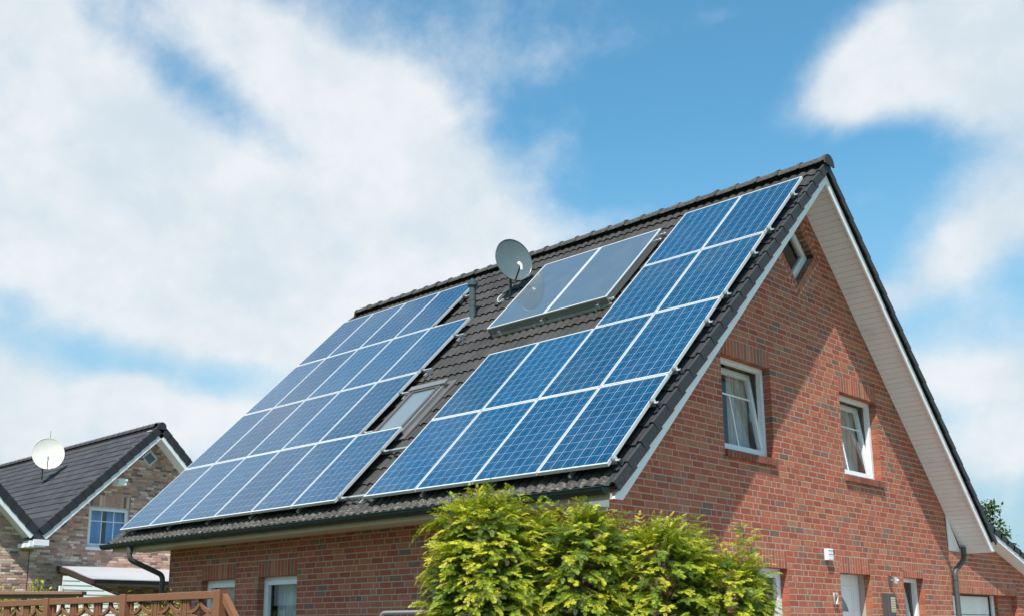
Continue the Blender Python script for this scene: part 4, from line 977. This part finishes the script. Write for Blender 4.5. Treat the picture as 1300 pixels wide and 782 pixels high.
# ------------------------------------------------------------------ brown fence and rails
FY = -2.5
def fence():
    xs = [-10.75, -8.43, -6.083, -3.80]; top = 1.975
    e = thing('ornamental_fence', 'red brown fence with curved ornaments between slats, in front of the house', 'fence', (-7, FY, 0))
    T = lambda u, v, n: (u, FY-n, v)
    for x in xs: m = MB(); w = .07; m.chamfer(T, x-w, x+w, 0, top+.012, -.07, .07, .008); m.build('post', M['fence'], e)
    for a, b in zip(xs[:-1], xs[1:]):
        m = MB(); m.chamfer(T, a+.07, b-.07, top-.09, top, -.04, .045, .006); m.build('top_rail', M['fence'], e)
        m = MB(); m.chamfer(T, a+.07, b-.07, .12, .22, -.04, .04, .006); m.build('bottom_rail', M['fence'], e)
        m = MB(); m.chamfer(T, a+.07, b-.07, 1.0, 1.08, -.03, .03, .006); m.build('middle_rail', M['fence'], e)
        n = 3; bay = (b-a-.14)/n
        for i in range(n):
            c = a+.07+bay*(i+.5); hw = bay/2-.10
            for du in (-bay/2+.022, -bay/2+.082, bay/2-.082, bay/2-.022):
                if (i == 0 and du < -bay/2+.03) or (i == n-1 and du > bay/2-.03): continue
                m = MB(); m.chamfer(T, c+du-.017, c+du+.017, 1.08, top-.09, -.018, .018, .003); m.build('slat', M['fence'], e)
            tz = top-.09; q = hw+.01; zc = tz-.165
            m = MB()
            def sweep(pts):
                w = .021
                for (u0, v0), (u1, v1) in zip(pts[:-1], pts[1:]):
                    dx, dz = u1-u0, v1-v0; l = math.hypot(dx, dz); nx, nz = -dz/l*w, dx/l*w
                    m.hexa([T(u0-nx, v0-nz, -.02), T(u1-nx, v1-nz, -.02), T(u1+nx, v1+nz, -.02), T(u0+nx, v0+nz, -.02), T(u0-nx, v0-nz, .02), T(u1-nx, v1-nz, .02), T(u1+nx, v1+nz, .02), T(u0+nx, v0+nz, .02)])
            def star(z0, ups):
                for dr in ups:
                    for sg in (1, -1): sweep([(c+sg*(q-q*math.cos(t)), z0+dr*(.165-.15*math.sin(t))) for t in [math.pi/2*k/8 for k in range(9)]])
            star(zc, (1, -1)); m.build('ornament', M['fence'], e); m = MB()
            star(zc-.34, (1, -1)); m.build('ornament', M['fence'], e); m = MB()
            sweep([(c+q*.62*math.cos(t), zc-.70+.14*math.sin(t)) for t in [2*math.pi*k/16 for k in range(17)]])
            m.build('ornament', M['fence'], e)
    xe = xs[-1]+.10
    e2 = thing('stair_rail', 'red brown sloping stair rail beside the fence end post', 'handrail', (xe+.5, FY, 0))
    m = MB(); m.hexa([T(xe, 1.84, -.03), T(xe+.95, .90, -.03), T(xe+.95, 1.0, -.03), T(xe, 1.94, -.03), T(xe, 1.84, .04), T(xe+.95, .90, .04), T(xe+.95, 1.0, .04), T(xe, 1.94, .04)]); m.build('rail', M['fence'], e2)
    m = MB(); m.chamfer(T, xe+.9, xe+1.0, 0, 1.05, -.05, .05, .006); m.build('post', M['fence'], e2)
    for i in range(4): u = xe+.1+i*.2; m = MB(); m.box(T, u, u+.03, .2, 1.88-(u+.03-xe)*.99-.02, -.015, .015); m.build('slat', M['fence'], e2)
fence()
def back_rail():
    e = thing('board_railing', 'flat topped brown board railing behind the fence at far left', 'fence', (-10.5, -2.4, 0))
    a = Vector((-13.9, -2.16, 0)); b = Vector((-9.79, 1.86, 0)); a = Vector((-14.2, -4.9, 0)); b = Vector((-10.35, -1.09, 0)); d = (b-a).normalized(); n = Vector((d.y, -d.x, 0)); ln = (b-a).length
    T = lambda u, v, w: tuple(a+d*u+n*w+Vector((0, 0, v)))
    m = MB(); m.chamfer(lambda u, v, w: T(u, w, v), 0, ln, -.12, .10, 2.115, 2.165, .006); m.build('top_board', M['fence2'], e)
    m = MB(); m.box(T, 0, ln-.02, 2.045, 2.112, -.04, .03); m.build('rail', M['fence2'], e)
    for u in (ln-.17, ln-1.0, ln-2.3): m = MB(); m.chamfer(T, u-.03, u+.03, 0, 2.044, -.03, .03, .004); m.build('post', M['white_wood'] if u > ln-.5 else M['fence2'], e)
back_rail()
def tube_rail():
    e = thing('metal_railing', 'galvanised tube railing beside the hedge under the house wall', 'railing', (-1.3, -1.5, 0))
    m = MB(); m.tube(curve_pts([(-2.09, -1.5, 0), (-2.09, -1.5, 1.71), (-.4, -1.5, 1.71), (-.4, -1.5, 0)], .09), .021, 10); m.build('tube', M['galv'], e, smooth=True)
    m = MB(); m.tube([(-2.07, -1.5, 1.655), (-.42, -1.5, 1.655)], .009, 8); m.tube([(-2.07, -1.5, .9), (-.42, -1.5, .9)], .009, 8); m.build('cross_bar', M['galv'], e, smooth=True)
    for i in range(13): m = MB(); x = -1.98+i*.12; m.tube([(x, -1.5, .91), (x, -1.5, 1.65)], .006, 6); m.build('bar', M['galv'], e)
tube_rail()

# ------------------------------------------------------------------ plants
def frond_template():
    """flat cypress spray: lens shaped leaflets left and right of an axis, unit length along +x, face normal +z"""
    q = []
    def leaf(p, ang, ln, w, dz):
        d = np.array([math.cos(ang), math.sin(ang), dz]); n = np.array([-math.sin(ang), math.cos(ang), 0]); p = np.array(p)
        q.append((p, p+d*ln*.45-n*w*.85+np.array([0, 0, .012]), p+d*ln, p+d*ln*.45+n*w*.85+np.array([0, 0, .012])))
    for i in range(6):
        t = .05+i*.148
        for sg in (1, -1):
            ln = (.50-.34*t)*random.uniform(.8, 1.15); a = sg*math.radians(random.uniform(38, 58)); p = (t, 0, .04*t-.10*t*t); leaf(p, a, ln, .034, -.10)
            if i in (0, 2):
                pp = np.array(p)+np.array([math.cos(a), math.sin(a), -.1])*ln*.42; leaf(pp, a-sg*math.radians(38), ln*.5, .026, -.12)
    leaf((.02, 0, 0), 0, .55, .022, .0); leaf((.5, 0, -.005), 0, .5, .03, -.12)
    return np.array(q)            # (k,4,3)
FT = frond_template(); FK = len(FT); FG = .34+1.02*np.clip(FT[:, 2, 0]*.75+np.abs(FT[:, 2, 1])*.8, 0, 1)   # paler young growth at the ends; inner ends darkened like shaded gaps
def rots(d, nrm):
    d = d/np.linalg.norm(d, axis=1, keepdims=True); s = np.cross(nrm, d); s /= np.linalg.norm(s, axis=1, keepdims=True)+1e-9; n = np.cross(d, s)
    return np.stack([d, s, n], 2)
def quads_object(name, V, cols, material, parent):
    """V: (N,4,3) world quads, cols: (N,3)"""
    n = len(V); off = np.array(base_of(parent)); me = bpy.data.meshes.new(name)
    me.vertices.add(n*4); me.vertices.foreach_set('co', (V.reshape(-1, 3)-off).astype(np.float32).ravel())
    me.loops.add(n*4); me.loops.foreach_set('vertex_index', np.arange(n*4, dtype=np.int32)); me.polygons.add(n); me.polygons.foreach_set('loop_start', np.arange(0, n*4, 4, dtype=np.int32)); me.polygons.foreach_set('loop_total', np.full(n, 4, dtype=np.int32))
    at = me.attributes.new('tint', 'FLOAT_COLOR', 'FACE'); at.data.foreach_set('color', np.concatenate([cols, np.ones((n, 1))], 1).astype(np.float32).ravel())
    me.materials.append(material); me.update(calc_edges=True); me.validate(); return link(name, me, parent)
def cypress(label, base, rx, ry, h, n_plumes, spikes=(), seed=0, arms=()):
    r = np.random.default_rng(seed); base = np.array(base, float)
    e = thing('cypress_shrub', label, 'shrub', tuple(base), 'golden cypress hedge')
    fr_p, fr_d, fr_n, fr_s, fr_c = [], [], [], [], []
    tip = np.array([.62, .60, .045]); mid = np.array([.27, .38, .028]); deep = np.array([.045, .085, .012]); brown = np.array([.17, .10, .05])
    def plume(p, d, ln, col_t, nf=8, scale=1.):
        d = d/np.linalg.norm(d); up = np.array([0, 0, 1.]); side = np.cross(d, up); side /= np.linalg.norm(side)+1e-6; roll = r.normal(0, .45); nrm = np.cross(side, d); side2 = side*math.cos(roll)+nrm*math.sin(roll)
        P = p.copy(); D = d.copy(); seg = ln/nf
        for i in range(nf):
            t = i/(nf-1); D = D+np.array([0, 0, -.10-.10*t]); D /= np.linalg.norm(D); P = P+D*seg
            for sg in ((1, -1) if i < nf-1 else (0,)):
                dd = D*(.75 if sg else 1)+side2*sg*(.75)+np.array([0, 0, -.12])+r.normal(0, .10, 3); nn = np.cross(D, side2); nn = nn if nn[2] > 0 else -nn; out = P-base; out[2] = .25; out /= np.linalg.norm(out)+1e-6; nn = nn*.55+out*.75
                fr_p.append(P); fr_d.append(dd); fr_n.append(nn+r.normal(0, .30, 3)); fr_s.append((.078-.026*t)*scale*r.uniform(.8, 1.25))
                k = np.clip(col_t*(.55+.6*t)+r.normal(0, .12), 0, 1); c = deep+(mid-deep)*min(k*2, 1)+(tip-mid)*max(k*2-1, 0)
                if r.random() < .035: c = brown*r.uniform(.7, 1.3)
                fr_c.append(c)
    for i in range(n_plumes):
        th = r.uniform(0, 2*math.pi); q = r.uniform(.50, 1) if r.random() < .82 else r.uniform(.05, .5); lump = 1+.12*math.sin(3*th+seed)+.12*math.sin(9*q+2*th+seed*2)
        rr = max(1-((q-.70)/.30)**3.0, 0)**.5 if q > .70 else 1.
        dep = r.uniform(.66, 1.0)
        p = base+np.array([rx*rr*lump*dep*math.cos(th), ry*rr*lump*dep*math.sin(th), h*q-(1-dep)*.12])
        o = np.array([math.cos(th)*(rr+.1), math.sin(th)*(rr+.1), .35+1.3*max(q-.6, 0)*2])+r.normal(0, .28, 3)
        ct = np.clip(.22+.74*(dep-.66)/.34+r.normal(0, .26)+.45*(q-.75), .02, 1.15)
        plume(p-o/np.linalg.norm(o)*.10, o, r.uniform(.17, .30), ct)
    for i in range(n_plumes//4):                              # older foliage inside the crown, darkened as if in shade
        th = r.uniform(0, 2*math.pi); q = r.uniform(.35, .95); rr = (max(1-((q-.62)/.38)**2.6, 0)**.5 if q > .62 else 1.)*r.uniform(.25, .66)
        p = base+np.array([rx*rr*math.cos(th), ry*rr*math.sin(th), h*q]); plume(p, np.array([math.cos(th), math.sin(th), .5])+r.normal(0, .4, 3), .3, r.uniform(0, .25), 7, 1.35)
    for dx, dy, z0, z1 in spikes:                             # leading shoots
        for k in range(7):
            z = z0+(z1-z0)*k/7; p = base+np.array([dx, dy, z])
            for j in range(3 if k < 5 else 2): th = r.uniform(0, 6.28); plume(p, np.array([math.cos(th)*.8, math.sin(th)*.8, .9]), (.26-.024*k), r.uniform(.6, 1.0), 6, .9-.05*k)
    for p, d, ln in arms:
        for k in range(4): plume(base+np.array(p)+r.normal(0, .04, 3), np.array(d)+r.normal(0, .15, 3), ln*r.uniform(.75, 1.1), r.uniform(.7, 1.05), 10, 1.)
    P, D, N_, S, Cc = (np.array(a) for a in (fr_p, fr_d, fr_n, fr_s, fr_c)); Rm = rots(D, N_)
    V = np.einsum('nij,kqj->nkqi', Rm, FT)*S[:, None, None, None]+P[:, None, None, :]
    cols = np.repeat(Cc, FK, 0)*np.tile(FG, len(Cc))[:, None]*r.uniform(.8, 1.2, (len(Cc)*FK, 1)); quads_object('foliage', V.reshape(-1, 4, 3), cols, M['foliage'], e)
    m = MB(); m.tube([tuple(base), tuple(base+np.array([0, 0, h*.5])), tuple(base+np.array([0.02, 0, h*.93]))], [.05, .035, .012], 8)
    for k in range(16):
        th = k*2.4; z = h*(.15+.045*k); a = base+np.array([0, 0, z]); b = a+np.array([rx*.75*math.cos(th), ry*.75*math.sin(th), .22])*(1-k*.03); m.tube([tuple(a), tuple((a+b)/2+np.array([0, 0, -.03])), tuple(b)], [.018, .012, .006], 6)
    m.build('trunk', M['bark'], e, smooth=True)
cypress('tallest golden green cypress shrub at left end of the hedge', (1.04, -3.00, 0), .43, .42, 2.56, 1350, [(-.05, -.05, 2.35, 2.68), (.16, .14, 2.35, 2.72), (.32, .28, 2.25, 2.62), (-.20, -.18, 2.3, 2.66)], 1, [((-.20, -.22, 2.42), (-.8, -.75, .35), .34), ((-.26, -.28, 2.0), (-.8, -.8, .15), .20), ((-.26, -.28, 1.72), (-.8, -.7, .1), .24)])
cypress('golden green cypress shrub second from left in the hedge', (1.62, -2.50, 0), .42, .40, 2.44, 1050, [(.06, .05, 2.25, 2.60), (-.22, -.2, 2.2, 2.50), (.26, .25, 2.15, 2.48)], 2)
cypress('golden green cypress shrub third from left in the hedge', (2.10, -2.04, 0), .42, .40, 2.34, 980, [(.22, .22, 2.1, 2.44), (-.02, -.02, 2.1, 2.42), (-.25, -.25, 2.05, 2.40)], 3)
cypress('golden green cypress shrub at right end of the hedge, with one tall shoot', (2.44, -1.63, 0), .37, .34, 2.10, 860, [(.15, .10, 1.95, 2.40), (.19, .12, 1.8, 2.36), (.22, .14, 1.8, 2.30), (-.12, -.10, 2.0, 2.34)], 4)

def broadleaf(label, name, base, h, crown, n, cols, leaf, seed, cat, group=None, trunk_r=.05, limbs=7, clumps=26):
    """trunk with forked limbs and a crown of leaf clumps round the limb ends; crown = (cx,cy,cz,rx,ry,rz) relative"""
    r = np.random.default_rng(seed); base = np.array(base, float); e = thing(name, label, cat, tuple(base), group); cx, cy, cz, rx, ry, rz = crown; cc = base+np.array([cx, cy, cz])
    m = MB(); m.tube([tuple(base), tuple(base+(cc-base)*.5+r.normal(0, .03, 3)), tuple(cc)], [trunk_r, trunk_r*.75, trunk_r*.35], 8); cl = []
    for k in range(clumps):
        d = r.normal(0, 1, 3); d /= np.linalg.norm(d); q = r.uniform(.45, 1)**.6; cl.append(cc+d*np.array([rx, ry, rz])*q)
    for k, c in enumerate(cl):
        if k < limbs*3: a = base+(cc-base)*r.uniform(.55, 1.); m.tube([tuple(a), tuple((a+c)/2+np.array([0, 0, .06*rz])), tuple(c)], [trunk_r*.35, trunk_r*.22, trunk_r*.08], 6)
    m.build('trunk', M['bark'], e, smooth=True)
    ci = r.integers(0, clumps, n); cl = np.array(cl); rad = (rx+ry+rz)/3*.30; P = cl[ci]+r.normal(0, 1, (n, 3))*rad*.62
    D = r.normal(0, 1, (n, 3))+np.array([0, 0, .1]); N_ = r.normal(0, .6, (n, 3))+np.array([0, 0, 1.]); Rm = rots(D, N_); S = leaf*r.uniform(.6, 1.3, n)
    q = np.array([[0, 0, 0], [.5, -.28, .06], [1, 0, -.08], [.5, .28, .06]]); V = np.einsum('nij,qj->nqi', Rm, q)*S[:, None, None]+P[:, None, :]
    cols = np.array(cols); cidx = r.integers(0, len(cols), clumps)[ci]; cs = cols[np.where(r.random(n) < .7, cidx, r.integers(0, len(cols), n))]*r.uniform(.75, 1.25, (n, 1)); quads_object('crown', V, cs, M['leaf'], e)
GOLD = [(.36, .34, .03), (.26, .30, .03), (.12, .17, .025), (.42, .37, .04)]
GREEN = [(.055, .11, .028), (.075, .14, .035), (.045, .085, .022), (.09, .15, .04)]
broadleaf('green broadleaf tree just showing behind the right roof verge', 'broadleaf_tree', (-8.95, 37.35, 0), 6.5, (0, 0, 5.15, .52, .52, 1.45), 1500, GREEN, .17, 21, 'tree', None, .11, 8, 30)
for k, (p, h, w, lab) in enumerate((((-13.93, -.40, 0), 2.54, .30, 'yellow leaved shrub standing tallest behind the board railing'), ((-14.35, -.85, 0), 2.42, .42, 'yellow green shrub at far left edge behind the board railing'), ((-8.78, -.97, 0), 2.15, .36, 'golden shrub with shoots poking just above the fence top rail'), ((-8.2, -.55, 0), 1.95, .45, 'golden shrub showing through the fence left of the downpipe'), ((-9.55, -1.66, 0), 1.93, .50, 'golden green shrub behind the fence below the white screen'))):
    broadleaf(lab, 'golden_shrub', p, h, (0, 0, h*.62, w, w, h*.36), 1500, GOLD, .075, 40+k, 'shrub', 'golden shrubs behind the fence', .03, 6, 34)

# ------------------------------------------------------------------ bricks and tiles: the 300 that show largest become single parts
def finish_pieces():
    bpy.context.view_layer.update(); dg = bpy.context.evaluated_depsgraph_get(); cv = Vector(CAM)
    def seen(p, n):
        u, v, w = project(p)
        if not (2 < u < IW-2 and 2 < v < IH-2): return False
        q = Vector(p)+Vector(n)*.01; d = q-cv; hit, loc, *_ = scene.ray_cast(dg, cv, d.normalized(), distance=d.length-.012)
        return not hit
    br = [x for x in VIEW if x['kind'] == 'brick']; tl = [x for x in VIEW if x['kind'] == 'tile']
    for x in br:
        u0, u1, v0, v1 = x['r']; T = x['T']; c = np.array(T((u0+u1)/2, (v0+v1)/2, 0)); nn = np.array(T(0, 0, 1))-np.array(T(0, 0, 0))
        d = c-CAM; dist = np.linalg.norm(d); x['area'] = (u1-u0)*(v1-v0)*max(-(d@nn)/dist, 0)/dist**2
        x['area'] = x['area'] if x['area'] > 0 and seen(c, nn) else 0
    br.sort(key=lambda x: -x['area'])
    base = {}
    def shared(u, v, ci):
        k = (round(u, 3), round(v, 3), ci)
        if k not in base: m = MB(); m.chamfer(lambda a, b, n: (n, a, b), 0, k[0], 0, k[1], -.115, 0, .0022, BRICKV[ci]); base[k] = m.mesh('brick', M['brick'])
        return base[k]
    BRICKV = [bcol() for _ in range(26)]
    bulk = {}
    for i, x in enumerate(br):
        u0, u1, v0, v1 = x['r']; T = x['T']
        if i < 300 and x['area'] > 0:
            par = x['parent']; o = link('brick', shared(u1-u0, v1-v0, random.randrange(26)), par); o.location = Vector(T(u0, v0, x['n']))-base_of(par)
            if T is EW: o.rotation_euler = (0, 0, -math.pi/2)
        else:
            b = bulk.setdefault(x['parent'].name, (MB(), x['parent']))[0]; b.chamfer(T, u0, u1, v0, v1, -x['d'], x['n'], .0022, x['c'])
    for b, par in bulk.values(): b.build('brickwork', M['brick'], par, kind='stuff')
    b = MB(); par = None; single = 0
    for x in VIEW:
        if x['kind'] != 'gbrick': continue
        u0, u1, v0, v1 = x['r']; T = x['T']; par = x['parent']
        if single < 300 and any(seen(T(u, v, 0), (1, 0, 0)) for u, v in (((u0+u1)/2, (v0+v1)/2), (u0+.02, v0+.02), (u1-.02, v1-.02))):
            o = link('brick', shared(u1-u0, v1-v0, random.randrange(26)), par); o.location = Vector(T(u0, v0, x['n']))-base_of(par); single += 1
        else: b.chamfer(T, *x['r'], -x['d'], x['n'], .0022, x['c'])
    b.build('brickwork', M['brick'], par, kind='stuff')
    for x in tl:
        c = np.array(RF(x['x']+TW/2, x['s']+.17, 0)); nn = np.array([0, -SA, CA]); d = c-CAM; dist = np.linalg.norm(d); a = max(-(d@nn)/dist, 0)/dist**2
        vis = sum(seen(RF(x['x']+du, x['s']+ds, .0), nn) for du in (.075, .225) for ds in (.01, .17, .3)); x['area'] = a*vis
    tl.sort(key=lambda x: -x['area'])
    tms = []
    for k in range(8):
        m = MB(); t = k/7; m.mesh_part([tuple(v) for v in TV], TF, (t, t, t)); tms.append(m.mesh('roof_tile', M['tile'], smooth=True))
    rest = []
    for i, x in enumerate(tl):
        if i < 300 and x['area'] > 0: place('roof_tile', random.choice(tms), roof_body, roof_matrix(x['x'], x['s'], x['n'], rz=x['rz'])@Matrix.Diagonal((1, min(1, (STOP-x['s'])/TLEN), 1, 1)))
        else: rest.append((x['x'], x['s'], x['n'], x['t']))
    bulk_tiles('tile_field', RF, rest, roof_body, M['tile'], stop=STOP)
finish_pieces()
